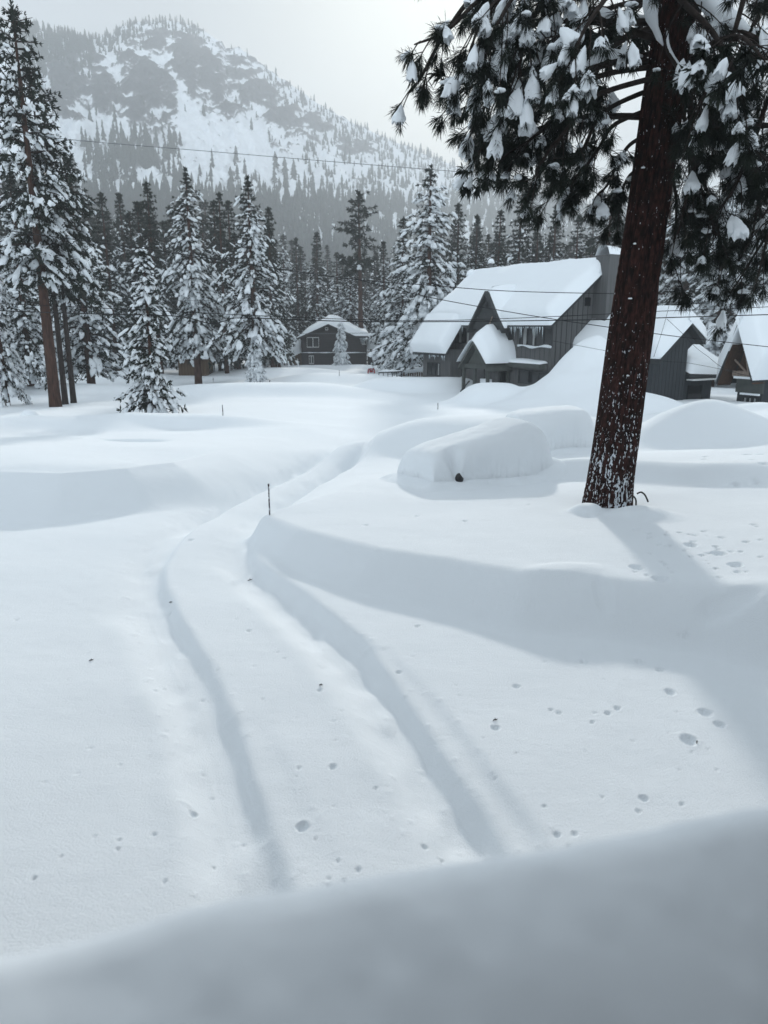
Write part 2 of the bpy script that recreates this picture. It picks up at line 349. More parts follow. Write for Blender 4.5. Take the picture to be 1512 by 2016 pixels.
# ------------------------------------------------------------------ mountain
RID = [(-500, 160), (-250, 110), (0, 62), (50, 50), (120, 66), (165, 74), (215, 72), (245, 52), (290, 42), (340, 40), (385, 52), (415, 70), (436, 84), (445, 98), (470, 95), (490, 108), (515, 128), (560, 160), (620, 200), (680, 235),
       (760, 272), (840, 305), (930, 340), (1010, 372), (1100, 395), (1250, 430), (1450, 450), (1800, 430), (2200, 440)]
def pix_azel(u, v):
    d = ray(u, v); return math.atan2(d[0], d[1]), d[2]/math.hypot(d[0], d[1])
_ra = np.array([pix_azel(u, v) for u, v in RID])
def rid_tan(az): return np.interp(az, _ra[:, 0], _ra[:, 1])
R0 = 300.0
def rid_r(az): return 1000+140*np.sin(az*4+.6)+fbm(az*9, az*0, 77, 3)*70
def mtn_pt(az, t, rk=None):
    Rr = rid_r(az); r = R0+(Rr-R0)*t; zr = EYE+rid_tan(az)*Rr; z0 = 3.0
    g = .18*t+.82*t**1.55
    z = z0+(zr-z0)*g
    return r, z
ROCKS = [(390, 120, 58, 45), (300, 190, 42, 70), (268, 215, 30, 40), (208, 180, 24, 42), (135, 185, 38, 55), (190, 130, 26, 18), (330, 95, 70, 26), (470, 135, 36, 35), (440, 195, 50, 32), (520, 190, 45, 30), (560, 240, 40, 22), (250, 120, 26, 14), (620, 250, 40, 20), (700, 290, 45, 18), (410, 160, 50, 30)]
def make_mountain():
    na, ntt = 820, 430
    az = np.linspace(-.80, .80, na); t = np.concatenate([np.linspace(0, 1, ntt), np.linspace(1.02, 1.5, 26)])
    A, T = np.meshgrid(az, t, indexing='ij'); r, z = mtn_pt(A, np.minimum(T, 1.0))
    back = T > 1; r = r+np.where(back, (T-1)*700, 0); z = z-np.where(back, (T-1)*260, 0)
    el = (z-EYE)/r
    rock = np.zeros(A.shape)
    for u, v, ru, rv in ROCKS:
        a0, e0 = pix_azel(u, v); sa, se = ru/FPX, rv/FPX*1.02
        rock = np.maximum(rock, np.exp(-(((A-a0)/sa)**2+((el-e0)/se)**2)**1.2))
    n1 = fbm(A*95, el*150, 61, 5, .6); n2 = fbm(A*34+n1*.4, el*60, 71, 4)
    ridged = 1-2*np.abs(fbm(A*60+el*20, el*42, 81, 5, .55))
    rk = rock*1.1+n1*.85+n2*.5-.47+.10*sstep(.12, .3, el)
    stri = fbm(A*40+el*90, el*230-A*60, 91, 4, .6)
    rk = rk+.5*stri
    disp = np.clip(rk+.3, 0, 1.2)*9+n2*16*np.sin(np.clip(T, 0, 1)*np.pi)+n1*5*np.sin(np.clip(T, 0, 1)*np.pi)+ridged*7*np.sin(np.clip(T, 0, 1)*np.pi)*sstep(.2, .5, T)
    disp = disp*sstep(0, .12, T)
    r2 = r-disp*.55; z = z+disp*.35*(1-sstep(.9, 1., T)*.5)
    V = np.stack([r2*np.sin(A), r2*np.cos(A), z], -1).reshape(-1, 3)
    k = len(t); i = np.arange(na-1)[:, None]*k; j = np.arange(k-1)[None]
    F = np.stack([i+j, i+k+j, i+k+j+1, i+j+1], -1).reshape(-1, 4)
    m, nt, b = mat('mountain_rock_and_snow', SNOWC, .9, .1)
    at = nd(nt, 'ShaderNodeAttribute', attribute_name='rock'); n = nd(nt, 'ShaderNodeTexNoise'); n.inputs['Scale'].default_value = .18; n.inputs['Detail'].default_value = 6; nt.links.new(objco(nt), n.inputs['Vector'])
    n_b = nd(nt, 'ShaderNodeTexNoise'); n_b.inputs['Scale'].default_value = .055; n_b.inputs['Detail'].default_value = 7; n_b.inputs['Roughness'].default_value = .65; nt.links.new(objco(nt, (1, 1, 2.2)), n_b.inputs['Vector'])
    f = math_n(nt, 'ADD', at.outputs['Fac'], math_n(nt, 'MULTIPLY_ADD', n.outputs['Fac'], .6, -.30)); f = math_n(nt, 'ADD', f, math_n(nt, 'MULTIPLY_ADD', n_b.outputs['Fac'], 1.1, -.55))
    r_ = ramp(nt, [(.10, (.83, .86, .89)), (.26, (.14, .14, .145)), (.45, (.075, .075, .08)), (.8, (.05, .051, .055))]); nt.links.new(f, r_.inputs[0]); nt.links.new(r_.outputs[0], b.inputs['Base Color'])
    mb = MB(); mb.add(V, F); o = mb.build('mountain', m, smooth=True, attr={'rock': rk.ravel()}); tag(o, kind='structure')
make_mountain()
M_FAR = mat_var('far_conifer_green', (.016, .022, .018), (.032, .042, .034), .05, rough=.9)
def low_conifer(mb, x, y, z, h, rad, rs, n=6, k=6, m=0):
    for i in range(n):
        f0 = .08+.92*(i/n); top = min(f0+1.5/n, 1.0); rr = rad*(1-f0)**.75*rs.uniform(.75, 1.15)+.15
        a = np.arange(k)*2*np.pi/k+rs.uniform(0, 6); q = rr*np.array([rs.uniform(.6, 1.2) for _ in range(k)])
        P = np.stack([x+q*np.cos(a), y+q*np.sin(a), z+h*(f0-.02)+np.array([rs.uniform(-.05, .02)*h for _ in range(k)])], 1)
        V = np.vstack([P, [[x+rs.uniform(-.1, .1)*rad, y, z+h*top]], [[x, y, z+h*(f0+.05)]]])
        F = [[j, (j+1) % k, k] for j in range(k)]+[[(j+1) % k, j, k+1] for j in range(k)]
        mb.add(V, F, m)
def mountain_trees():
    rs = random.Random(8)
    tt = np.linspace(0, 1, 300)
    def place(u, v):
        az, e = pix_azel(u, v); r, z = mtn_pt(np.full(300, az), tt); el = (z-EYE)/r; el = np.maximum.accumulate(el)
        if e > el[-1]*1.0 or e < el[2]: return None
        t = float(np.interp(e, el, tt)); r, z = mtn_pt(np.array([az]), np.array([t])); r, z = float(r[0])-1.5, float(z[0])-.5
        return r*math.sin(az), r*math.cos(az), z, r
    protos = []
    for i in range(5):
        mb = MB(); low_conifer(mb, 0, 0, 0, 10, [1.7, 2.1, 1.4, 1.9, 2.4][i], rs, 8, 7)
        mb.tube([(0, 0, -.6), (0, 0, 3)], [.25, .2], 5); protos.append(mb)
    out = []
    for i, mb in enumerate(protos): out.append(mb)
    cand = []
    # lone trees and thin groups on the open snow
    for i in range(900):
        u, v = rs.uniform(80, 1000), rs.uniform(150, 395)
        dens = .10+.5*sstep(480, 800, u)+.25*sstep(300, 380, v)
        if 190 < u < 350 and 285 < v < 375: dens = 1
        if 360 < u < 560 and v < 330: dens = .10
        if rs.random() < dens: cand.append((u, v))
    first = [None]*5; n = 0; grp = 'lone conifers on the open snow of the mountain'
    stuff = MB()
    for u, v in cand:
        p = place(u, v)
        if p is None: continue
        x, y, z, r = p; h = rs.uniform(.55, 1.15)*(13+3*(r < 700)); k = rs.randrange(5)
        if n < 230:
            if first[k] is None:
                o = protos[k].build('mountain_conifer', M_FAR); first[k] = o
                tag(o, 'small dark conifer standing on the open snow slope of the hazy mountain', 'conifer', grp)
            else:
                o = first[k].copy(); col.objects.link(o)
            o.location = (x, y, z); s = h/10; w = s*rs.uniform(.8, 1.2); o.scale = (w, w, s); o.rotation_euler = (0, 0, rs.uniform(0, 6)); n += 1
        else: low_conifer(stuff, x, y, z, h, h*.19, rs, 5, 5)
    def fill(n, ufn, vfn, hmin, hmax):
        for i in range(n):
            p = place(ufn(), vfn())
            if p is None: continue
            x, y, z, r = p; h = rs.uniform(hmin, hmax); low_conifer(stuff, x, y, z, h, h*rs.uniform(.15, .22), rs, 5, 5)
    # skyline forest, upper left forest, gully, lower forest
    for i in range(1500):
        u = rs.uniform(-60, 1300); az, _ = pix_azel(u, 100); Rr = float(rid_r(np.array([az]))[0]); d = abs(rs.gauss(0, .05 if u < 480 else .16)); t = max(.3, 1-d)
        if 395 < u < 520 and rs.random() < .85: continue
        r, z = mtn_pt(np.array([az]), np.array([t])); r, z = float(r[0]), float(z[0]); h = rs.uniform(5, 10.5) if u < 480 else rs.uniform(5.5, 11)
        low_conifer(stuff, r*math.sin(az), r*math.cos(az), z-1, h, h*.2, rs, 5, 5)
    fill(620, lambda: rs.uniform(30, 185), lambda: rs.gauss(105, 28), 6, 12)
    fill(170, lambda: rs.gauss(265, 42), lambda: rs.gauss(325, 24), 10, 17)
    fill(1500, lambda: rs.uniform(-80, 1400), lambda: 436-abs(rs.gauss(0, 22)), 10, 17)
    fill(2400, lambda: rs.uniform(-80, 1500), lambda: rs.uniform(415, 560), 12, 22)
    fill(520, lambda: rs.uniform(600, 1300), lambda: rs.uniform(250, 430), 8, 14)
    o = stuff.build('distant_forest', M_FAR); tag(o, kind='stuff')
mountain_trees()
# ------------------------------------------------------------------ snow-laden conifers
def conifer_meshes(H, Rm, cb, seed, psnow=.8, whorl=.45, nb=6, blob=(.26, .46), tuft=.36, trunk_r=.22, top_bare=.25, shape=.75, gap=.0, droop=.45, bark=None, asym=.5, dens=.26, blades=10):
    rs = np.random.default_rng(seed); crown, snow, trunk = MB(), MB(), MB()
    bend = rs.uniform(-.25, .25, 2)
    def axis(z): return np.array([bend[0]*(z/H)**2*H*.04, bend[1]*(z/H)**2*H*.04, z])
    zz = np.linspace(-.8, H*.985, 26); tr = trunk_r*np.clip(1-zz/H, 0, 1)**.8+.02; tr[0:3] *= [1.25, 1.15, 1.05]
    trunk.tube([axis(z) for z in zz], tr, 10)
    TP, TD, TS, BP, BD, BS = [], [], [], [], [], []
    z = H*cb
    while z < H*.985:
        t = (z-H*cb)/(H*(1-cb)); env = Rm*(1-t)**shape*(.55+.45*min(1, t/.10+.35))
        for b_ in range(nb):
            if rs.random() < gap: continue
            az = rs.uniform(0, 2*np.pi); L = env*rs.uniform(.44, 1.24)*(1+asym*math.sin(az*2+seed)*.5)+.12
            up = .35*t+rs.uniform(-.15, .15); dr = droop*(1-t*.75)*rs.uniform(.7, 1.3)
            out = np.array([math.cos(az), math.sin(az), 0]); n = 5; s = np.linspace(0, 1, n)
            P = axis(z)+out[None]*(L*s)[:, None]+np.array([0, 0, 1])[None]*(L*(up*s-dr*s**1.8))[:, None]
            crown.tube(P, np.linspace(.022+.012*L, .01, n), 4, 1, False)
            side = np.array([-out[1], out[0], 0]); nt_ = max(2, int(L/dens))
            for q in range(nt_):
                f = .22+.78*(q+rs.random()*.8)/nt_; f = min(f, 1.0)
                i = f*(n-1); i0 = min(int(i), n-2); p = P[i0]+(P[i0+1]-P[i0])*(i-i0)
                lat = rs.uniform(-1, 1)*L*.34*(1-abs(f-.55)); p = p+side*lat+np.array([0, 0, -abs(lat)*.25+rs.uniform(-.08, .08)])
                d = unit(out*1.0+side*(lat*1.6/(L+.1))+np.array([0, 0, up-dr*1.7*f+rs.uniform(-.2, .2)]))
                TP.append(p); TD.append(d); TS.append(tuft*rs.uniform(.75, 1.25)*(1-.35*t))
                ps = psnow*(1-sstep(1-top_bare*1.6, 1-top_bare*.3, np.array(t)))
                if rs.random() < ps:
                    BP.append(p+d*.08+np.array([0, 0, .05])); BD.append(unit(d+np.array([0, 0, -rs.uniform(.3, 1.1)]))); BS.append(rs.uniform(*blob)*(1-.4*t)*(.7+.6*rs.random()))
        z += whorl*rs.uniform(.75, 1.2)*(1-.3*t)
    # leader
    for q in range(14): TP.append(axis(H*rs.uniform(.93, 1.0))); TD.append(unit(rs.normal(size=3)*.6+[0, 0, 1])); TS.append(tuft*.8)
    TP, TD, TS = np.array(TP), np.array(TD), np.array(TS); N = len(TP); K = blades
    D = TD[:, None]*.75+rs.normal(size=(N, K, 3))*.62; D[..., 2] -= .05; D /= np.linalg.norm(D, axis=2, keepdims=True)
    W = np.cross(D, rs.normal(size=(N, K, 3))); W /= np.linalg.norm(W, axis=2, keepdims=True)
    L = TS[:, None, None]*rs.uniform(.7, 1.2, (N, K, 1)); p0 = TP[:, None]-D*L*.15
    w = .12*L
    V = np.stack([p0-W*w*.5, p0+D*L*.55-W*w, p0+D*L, p0+D*L*.55+W*w], 2).reshape(-1, 3)
    crown.add(V, np.arange(len(V)).reshape(-1, 4), 0)
    if BP:
        BP, BD, BS = np.array(BP), np.array(BD), np.array(BS); N = len(BP)
        X = BD; Yv = np.cross(np.array([0, 0, 1.])[None], X); Yv /= (np.linalg.norm(Yv, axis=1, keepdims=True)+1e-6); Zv = np.cross(X, Yv)
        base = ICV[None].repeat(N, 0); nn = 1+.30*np.sin(base[..., 0]*3.7+rs.uniform(0, 6, (N, 1)))+.26*np.sin(base[..., 1]*4.9+rs.uniform(0, 6, (N, 1))); base = base*nn[..., None]
        sx = BS*rs.uniform(.65, 1.15, N); sy = BS*rs.uniform(.30, .58, N); sz = BS*rs.uniform(.22, .42, N)
        lz = base[..., 2]; lz = np.where(lz < 0, lz*.55, lz)
        V = BP[:, None]+X[:, None]*(base[..., 0]*sx[:, None])[..., None]+Yv[:, None]*(base[..., 1]*sy[:, None])[..., None]+Zv[:, None]*(lz*sz[:, None])[..., None]
        F = (ICF[None]+(np.arange(N)*len(ICV))[:, None, None]).reshape(-1, 3)
        snow.add(V.reshape(-1, 3), F, 0)
    return trunk, crown, snow, bark or M_TRUNK
def make_tree(kind, meshes, label, group=None):
    trunk, crown, snow, bark = meshes
    r = empty(kind, label, 'conifer', group=group)
    trunk.build('trunk', bark, r, True); crown.build('crown', [M_NEEDLE, M_TWIG], r, False)
    if snow.n: snow.build('snow_clumps', M_SNOW, r, True)
    return r
PR = {}
PR['snowy'] = (conifer_meshes(16, 2.9, .08, 1, .62, .42, 6, blob=(.22, .44), trunk_r=.24, top_bare=.16), 16)
PR['drooping'] = (conifer_meshes(16, 2.9, .20, 31, .66, .42, 6, blob=(.22, .46), trunk_r=.27, top_bare=.16, droop=.6), 16)
PR['snowy2'] = (conifer_meshes(16, 2.5, .10, 2, .52, .45, 6, blob=(.22, .42), trunk_r=.22, top_bare=.3), 16)
PR['snowy3'] = (conifer_meshes(16, 3.3, .13, 3, .66, .46, 6, blob=(.26, .56), trunk_r=.26, top_bare=.10, droop=.55), 16)
PR['mixed'] = (conifer_meshes(16, 2.4, .12, 4, .34, .46, 6, blob=(.2, .36), trunk_r=.2, top_bare=.45), 16)
PR['dark'] = (conifer_meshes(16, 2.3, .15, 5, .16, .46, 6, blob=(.18, .32), trunk_r=.2, top_bare=.5), 16)
PR['pole'] = (conifer_meshes(18, 3.3, .36, 6, .62, .50, 5, blob=(.22, .46), trunk_r=.34, top_bare=.30, shape=.5, gap=.1, droop=.25, tuft=.44), 18)
PR['pole2'] = (conifer_meshes(18, 3.0, .40, 16, .42, .50, 5, blob=(.22, .40), trunk_r=.21, top_bare=.40, shape=.5, gap=.12, droop=.3, tuft=.44, bark=M_TRUNKD), 18)
PR['lone'] = (conifer_meshes(16, 2.3, .56, 7, .10, .62, 5, blob=(.2, .4), trunk_r=.24, top_bare=.5, shape=.42, gap=.2, droop=.02, tuft=.5), 16)
PR['young'] = (conifer_meshes(8, 1.55, .05, 8, .62, .30, 6, blob=(.22, .38), trunk_r=.14, top_bare=.02, shape=.62, gap=.12, droop=.34, tuft=.34, dens=.21, blades=9), 8)
PR['cloaked'] = (conifer_meshes(7, 1.45, .16, 9, .80, .30, 6, blob=(.34, .6), trunk_r=.13, top_bare=.0, shape=.75, droop=.9, tuft=.32, dens=.26), 7)
USED = {}
def plant(kind, u, vbase, vtop, Y, label, group=None, wide=1.0, rot=None, name=None, sink=.25):
    """stand a conifer with its foot in the snow at distance Y under pixel column u; its top reaches image row vtop"""
    p = at_y(u, vbase, Y); x, y = p[0], p[1]; z = g1(x, y)
    zt = at_y(u, vtop, Y)[2]; h = zt-z
    m, H0 = PR[kind]
    if kind not in USED:
        o = make_tree(name or 'snowy_conifer', m, label, group); USED[kind] = o
    else:
        o = copy_tree(USED[kind]); tag(o, label)
        if name: o.name = name
        if 'group' in o: del o['group']
        if group: o['group'] = group
    s = h/H0; o.location = (x, y, z-sink*s); o.scale = (s*wide, s*wide, s)
    o.rotation_euler = (0, 0, random.uniform(0, 6.28) if rot is None else rot)
    return o
# named trees, left to right
plant('pole', 108, 785, -6, 38.0, 'tallest pine at the left, bare reddish trunk leftmost of three tall trunks', 'tall pines at the left', .80, name='tall_pine')
plant('pole2', 127, 777, 112, 39.5, 'tall pine with a dark thin trunk, the middle one of three trunks at the left', 'tall pines at the left', .75, name='tall_pine')
plant('pole2', 143, 772, 215, 40.5, 'tall pine with the thinnest dark trunk, rightmost of three trunks at the left', 'tall pines at the left', .85, name='tall_pine')
plant('snowy3', 12, 768, 430, 39.0, 'bushy snow-loaded conifer at the left edge beside the three tall trunks', None, .75)
plant('snowy', 60, 740, 330, 50.0, 'broad snowy conifer standing just behind the three tall trunks', None, 1.15)
plant('snowy2', 178, 735, 290, 54.0, 'thick snowy conifer directly right of the three tall trunks', None, 1.25)
plant('young', 305, 808, 486, 34.0, 'small free-standing young conifer draped in snow in the open field', None, .84, name='young_conifer', sink=.1)
plant('mixed', 232, 735, 372, 72, 'dark-topped conifer between the three tall trunks and the free-standing young conifer', None, 1.1)
plant('dark', 277, 735, 408, 78, 'dark conifer whose tip shows right behind the free-standing young conifer', None, 1.0)
plant('mixed', 318, 735, 352, 68, 'conifer with dusted top just left of the big drooping conifer by the small shed', None, 1.0)
plant('drooping', 390, 738, 325, 62, 'big drooping snowy conifer whose trunk stands in front of the small shed', None, 1.0)
plant('mixed', 447, 735, 372, 76, 'slim dusted conifer between two big snowy conifers near the shed', None, .9)
plant('drooping', 505, 735, 340, 60, 'big snowy conifer with a stout bare trunk base right of the shed', None, 1.05)
plant('cloaked', 503, 730, 652, 59, 'low snow-cloaked young conifer in front of the stout trunk right of the shed', None, 1.05, name='young_conifer')
plant('mixed', 542, 728, 402, 84, 'dark slim conifer to the left above the brown two-storey house', None, 1.0)
plant('dark', 590, 722, 462, 118, 'dark conifer behind the brown house, left of its roof', None, 1.0)
plant('mixed', 627, 722, 452, 116, 'dusted conifer rising behind the roof of the brown house', None, 1.1)
plant('cloaked', 672, 726, 628, 92, 'small conifer wholly cloaked in snow in front of the brown house', None, .95, name='young_conifer', sink=.6)
plant('lone', 711, 722, 372, 104, 'tall pine with bare snowy trunk and flat-topped dark crown above the brown house', None, 1.15, name='tall_pine')
plant('snowy2', 692, 722, 500, 112, 'snowy conifer just right behind the brown house roof', None, 1.3)
plant('snowy2', 756, 722, 470, 98, 'pointed snowy conifer between the brown house and the tallest snowy conifer', None, 1.15)
plant('snowy3', 842, 740, 322, 72, 'tallest snow-loaded conifer standing left of the grey lodge', None, 1.05)
plant('snowy', 790, 735, 420, 84, 'snowy conifer partly hidden behind the tallest one left of the lodge', None, 1.1)
plant('snowy', 793, 733, 520, 80, 'low wide snowy conifer at the foot of the tallest one left of the lodge', None, 1.3)
plant('mixed', 897, 730, 395, 92, 'slim conifer behind the left chimneys of the lodge', None, 1.1)
plant('dark', 931, 730, 415, 96, 'dark slim conifer above the left end of the lodge roof', None, 1.0)
plant('mixed', 972, 730, 408, 90, 'dusted conifer above the lodge roof left of the highest one there', None, 1.1)
plant('mixed', 1011, 730, 338, 84, 'highest conifer rising behind the middle of the lodge roof', None, .95)
plant('mixed', 1046, 730, 425, 90, 'conifer just right of the highest one behind the lodge roof', None, 1.1)
plant('mixed', 1078, 730, 398, 86, 'twin-like slim conifer behind the right half of the lodge roof', None, 1.0)
plant('snowy2', 1122, 730, 420, 84, 'snowy conifer behind the right end of the lodge roof', None, 1.1)
plant('lone', 1178, 730, 372, 78, 'loose open pine between the lodge chimney and the near trunk', None, 1.5, name='tall_pine')
plant('snowy', 1335, 735, 300, 70, 'snow-laden conifer right behind the near trunk above the garage wing', None, 1.2)
plant('snowy3', 1400, 735, 330, 62, 'heavily loaded conifer above the roof between garage wing and timber cabin', None, 1.1)
plant('snowy3', 1470, 735, 280, 66, 'heavily loaded conifer behind the timber-gabled cabin', None, 1.2)
plant('snowy2', 1425, 735, 250, 82, 'tall conifer behind the loaded pair above the garage wing', None, 1.3)
plant('snowy2', 1290, 735, 330, 84, 'conifer mostly hidden by the near trunk, behind the garage wing', None, 1.2)
plant('snowy3', 1530, 735, 300, 60, 'loaded conifer at the right edge behind the timber-gabled cabin', None, 1.2)
# dense rows behind
rs = random.Random(21); grp = 'dense rows of conifers behind the houses'
def topline(u): return np.interp(u, [0, 150, 250, 330, 430, 520, 560, 640, 720, 780, 830, 900, 1000, 1100, 1200, 1512], [300, 350, 390, 395, 400, 410, 470, 490, 500, 470, 430, 460, 445, 450, 420, 380])
for i in range(150):
    u = -60+1640*((i*.618034) % 1.0)+rs.uniform(-8, 8); Y = rs.uniform(90, 185) if u > 560 else rs.uniform(76, 150); vt = float(topline(u))+rs.uniform(-20, 60)
    if 555 < u < 765: Y = max(Y, 116)+rs.uniform(0, 20)
    if 335 < u < 425: Y = max(Y, 84)
    k = rs.choices(['mixed', 'dark', 'snowy2', 'snowy'], [4, 2.2, 3, 1])[0]
    plant(k, u, 720, vt, Y, 'slender conifer in the dense wood behind the houses, dusted with snow', grp, rs.uniform(.95, 1.3))
# ------------------------------------------------------------------ near pine
def near_pine():
    base = hit(1208, 1000); base = np.array([base[0], base[1]+.4, 0]); base[2] = g1(base[0], base[1])
    root = empty('near_pine', 'huge near pine with snow-flecked reddish trunk and dark drooping snow-tufted boughs', 'pine', base)
    tb = MB(); nz, na = 900, 190; z = np.linspace(-.5, 20.0, nz); a = np.linspace(0, 2*np.pi, na, endpoint=False)
    Z, A = np.meshgrid(z, a, indexing='ij')
    rad = np.interp(Z, [-.5, 0, .5, 1.5, 5, 13, 20], [.52, .47, .435, .415, .365, .27, .06])
    cx, cy = np.cos(A), np.sin(A)
    warp = fbm(A*6/np.pi*2, Z*1.6, 3, 3)*.35
    # bark plates: ridged vertical furrows
    def per(f, s, zz):      # seamless noise around the trunk
        return fbm(cx*f+50, cy*f+zz, s, 3)
    fur = np.abs(per(5.2, 11, Z*1.1)+.5*per(9, 12, Z*2.3)); fur2 = np.abs(per(11, 13, Z*3.1))
    rad = rad+.030*sstep(0, .22, fur)+.012*sstep(0, .2, fur2)-.03+.03*per(1.2, 15, Z*.5)
    V = np.stack([rad*cx+.060*Z, rad*cy, Z], -1).reshape(-1, 3)
    i = np.arange(nz-1)[:, None]*na; j = np.arange(na)[None]; j2 = (j+1) % na
    tb.add(V, np.stack([i+j, i+j2, i+na+j2, i+na+j], -1).reshape(-1, 4))
    furr = (1-sstep(.0, .17, fur)).ravel(); furr = np.maximum(furr, .7*(1-sstep(0, .1, fur2)).ravel())
    m, nt, b = mat('near_pine_bark', (.05, .02, .015), .9, .1)
    at = nd(nt, 'ShaderNodeAttribute', attribute_name='furrow'); co = objco(nt, (1, 1, .42)); co1 = objco(nt)
    n1 = nd(nt, 'ShaderNodeTexNoise'); n1.inputs['Scale'].default_value = 16; n1.inputs['Detail'].default_value = 6; nt.links.new(co, n1.inputs['Vector'])
    n2 = nd(nt, 'ShaderNodeTexNoise'); n2.inputs['Scale'].default_value = 34; n2.inputs['Detail'].default_value = 3; nt.links.new(co, n2.inputs['Vector'])
    n3 = nd(nt, 'ShaderNodeTexNoise'); n3.inputs['Scale'].default_value = 2.2; n3.inputs['Detail'].default_value = 3; nt.links.new(co1, n3.inputs['Vector'])
    rb = ramp(nt, [(.32, (.008, .005, .004)), (.52, (.030, .0125, .010)), (.75, (.062, .026, .021))]); nt.links.new(n1.outputs['Fac'], rb.inputs[0])
    dk = nd(nt, 'ShaderNodeMix', data_type='RGBA'); nt.links.new(at.outputs['Fac'], dk.inputs[0]); nt.links.new(rb.outputs[0], dk.inputs[6]); dk.inputs[7].default_value = (.007, .004, .004, 1)
    sep = nd(nt, 'ShaderNodeSeparateXYZ'); nt.links.new(co1, sep.inputs[0])
    low = nd(nt, 'ShaderNodeMapRange'); low.inputs[1].default_value = 0; low.inputs[2].default_value = 4.5; low.inputs[3].default_value = 1; low.inputs[4].default_value = 0; nt.links.new(sep.outputs[2], low.inputs[0])
    lowp = math_n(nt, 'POWER', low.outputs[0], 2.0)
    # snow caught in the bark: n2 + a share of the furrow near the foot
    s = math_n(nt, 'ADD', n2.outputs['Fac'], math_n(nt, 'MULTIPLY', n3.outputs['Fac'], .18))
    s = math_n(nt, 'ADD', s, math_n(nt, 'MULTIPLY', lowp, .055))
    s = math_n(nt, 'ADD', s, math_n(nt, 'MULTIPLY', math_n(nt, 'MULTIPLY', at.outputs['Fac'], lowp), .31))
    rsn = ramp(nt, [(.785, (0, 0, 0)), (.815, (1, 1, 1))]); nt.links.new(s, rsn.inputs[0])
    mx = nd(nt, 'ShaderNodeMix', data_type='RGBA'); nt.links.new(rsn.outputs[0], mx.inputs[0]); nt.links.new(dk.outputs[2], mx.inputs[6]); mx.inputs[7].default_value = (.62, .66, .70, 1)
    nt.links.new(mx.outputs[2], b.inputs['Base Color'])
    bp = nd(nt, 'ShaderNodeBump'); bp.inputs['Distance'].default_value = .03; nt.links.new(n1.outputs['Fac'], bp.inputs['Height']); nt.links.new(bp.outputs[0], b.inputs['Normal'])
    tb.build('trunk', m, root, True, {'furrow': furr})
    rs = np.random.default_rng(4)
    Y0 = base[1]
    def loc(u, v, dy): return at_y(u, v, Y0+dy)-base
    def needles(mb, p, d, L, n, w=.0052):
        d = unit(d); D = d[None]*.62+rs.normal(size=(n, 3))*.46+np.array([0, 0, -.30])[None]; D /= np.linalg.norm(D, axis=1, keepdims=True)
        st = p[None]+d[None]*rs.uniform(-.14, .05, (n, 1)); W = np.cross(D, rs.normal(size=(n, 3))); W /= np.linalg.norm(W, axis=1, keepdims=True)
        Ln = L*rs.uniform(.7, 1.15, (n, 1))
        mid = st+D*Ln*.55; tip = st+D*Ln+np.array([0, 0, -.18])[None]*Ln*rs.uniform(.3, 1, (n, 1))
        V = np.stack([st, mid-W*w, tip, mid+W*w], 1).reshape(-1, 3); mb.add(V, np.arange(4*n).reshape(-1, 4))
    def bell(mb, p, d, L, w):   # a draped snow cap: narrow rounded top, wide ragged hem
        d = unit(d*np.array([1, 1, 1.0])+np.array([0, 0, -.9])); X = unit(np.cross(d, [0.3, 1, .1])); Yv = np.cross(d, X)
        n, k = 12, 20; tt = np.linspace(0, 1, n); a = np.arange(k)*2*np.pi/k; prof = np.sin(np.clip(tt*1.9, 0, 1.9))**.75*w; prof[0] = .004
        ph = rs.uniform(0, 6); jag = rs.uniform(-.17, .08, k)
        V = []
        for i, t in enumerate(tt):
            rr = prof[i]*(1+.16*np.sin(3*a+ph+t*2)+.14*np.sin(5*a+2*ph)*t+.10*np.sin(t*9+ph)+rs.normal(size=k)*.05)
            ax = t*L+(jag*L*(t**4))
            V.append(p[None]+d[None]*ax[:, None]+X[None]*(rr*np.cos(a))[:, None]+Yv[None]*(rr*.8*np.sin(a))[:, None]+np.array([0, 0, .05*w])[None])
        # inner hem closes upward
        V.append(p[None]+d[None]*(L*.70)+X[None]*(prof[-1]*.55*np.cos(a))[:, None]+Yv[None]*(prof[-1]*.35*np.sin(a))[:, None]); V.append(np.repeat((p+d*L*.6)[None], k, 0))
        V = np.array(V).reshape(-1, 3); n2 = n+2; i = np.arange(n2-1)[:, None]*k; j = np.arange(k)[None]; j2 = (j+1) % k
        mb.add(V, np.stack([i+j, i+j2, i+k+j2, i+k+j], -1).reshape(-1, 4))
    def pat(mb, p, s, sq=.55):   # a cushion of snow
        base_ = ICV3*(1+.18*np.sin(ICV3[:, :1]*3.3+rs.uniform(0, 6))+.14*np.sin(ICV3[:, 1:2]*4.1+rs.uniform(0, 6)))
        q = base_*np.array([rs.uniform(.8, 1.1), rs.uniform(.7, 1.0), sq])*s; q[:, 2] = np.where(q[:, 2] < 0, q[:, 2]*.5, q[:, 2])
        a = rs.uniform(0, 6); c, s_ = math.cos(a), math.sin(a); q = q@np.array([[c, s_, 0], [-s_, c, 0], [0, 0, 1]])
        mb.add(p[None]+q, ICF3)
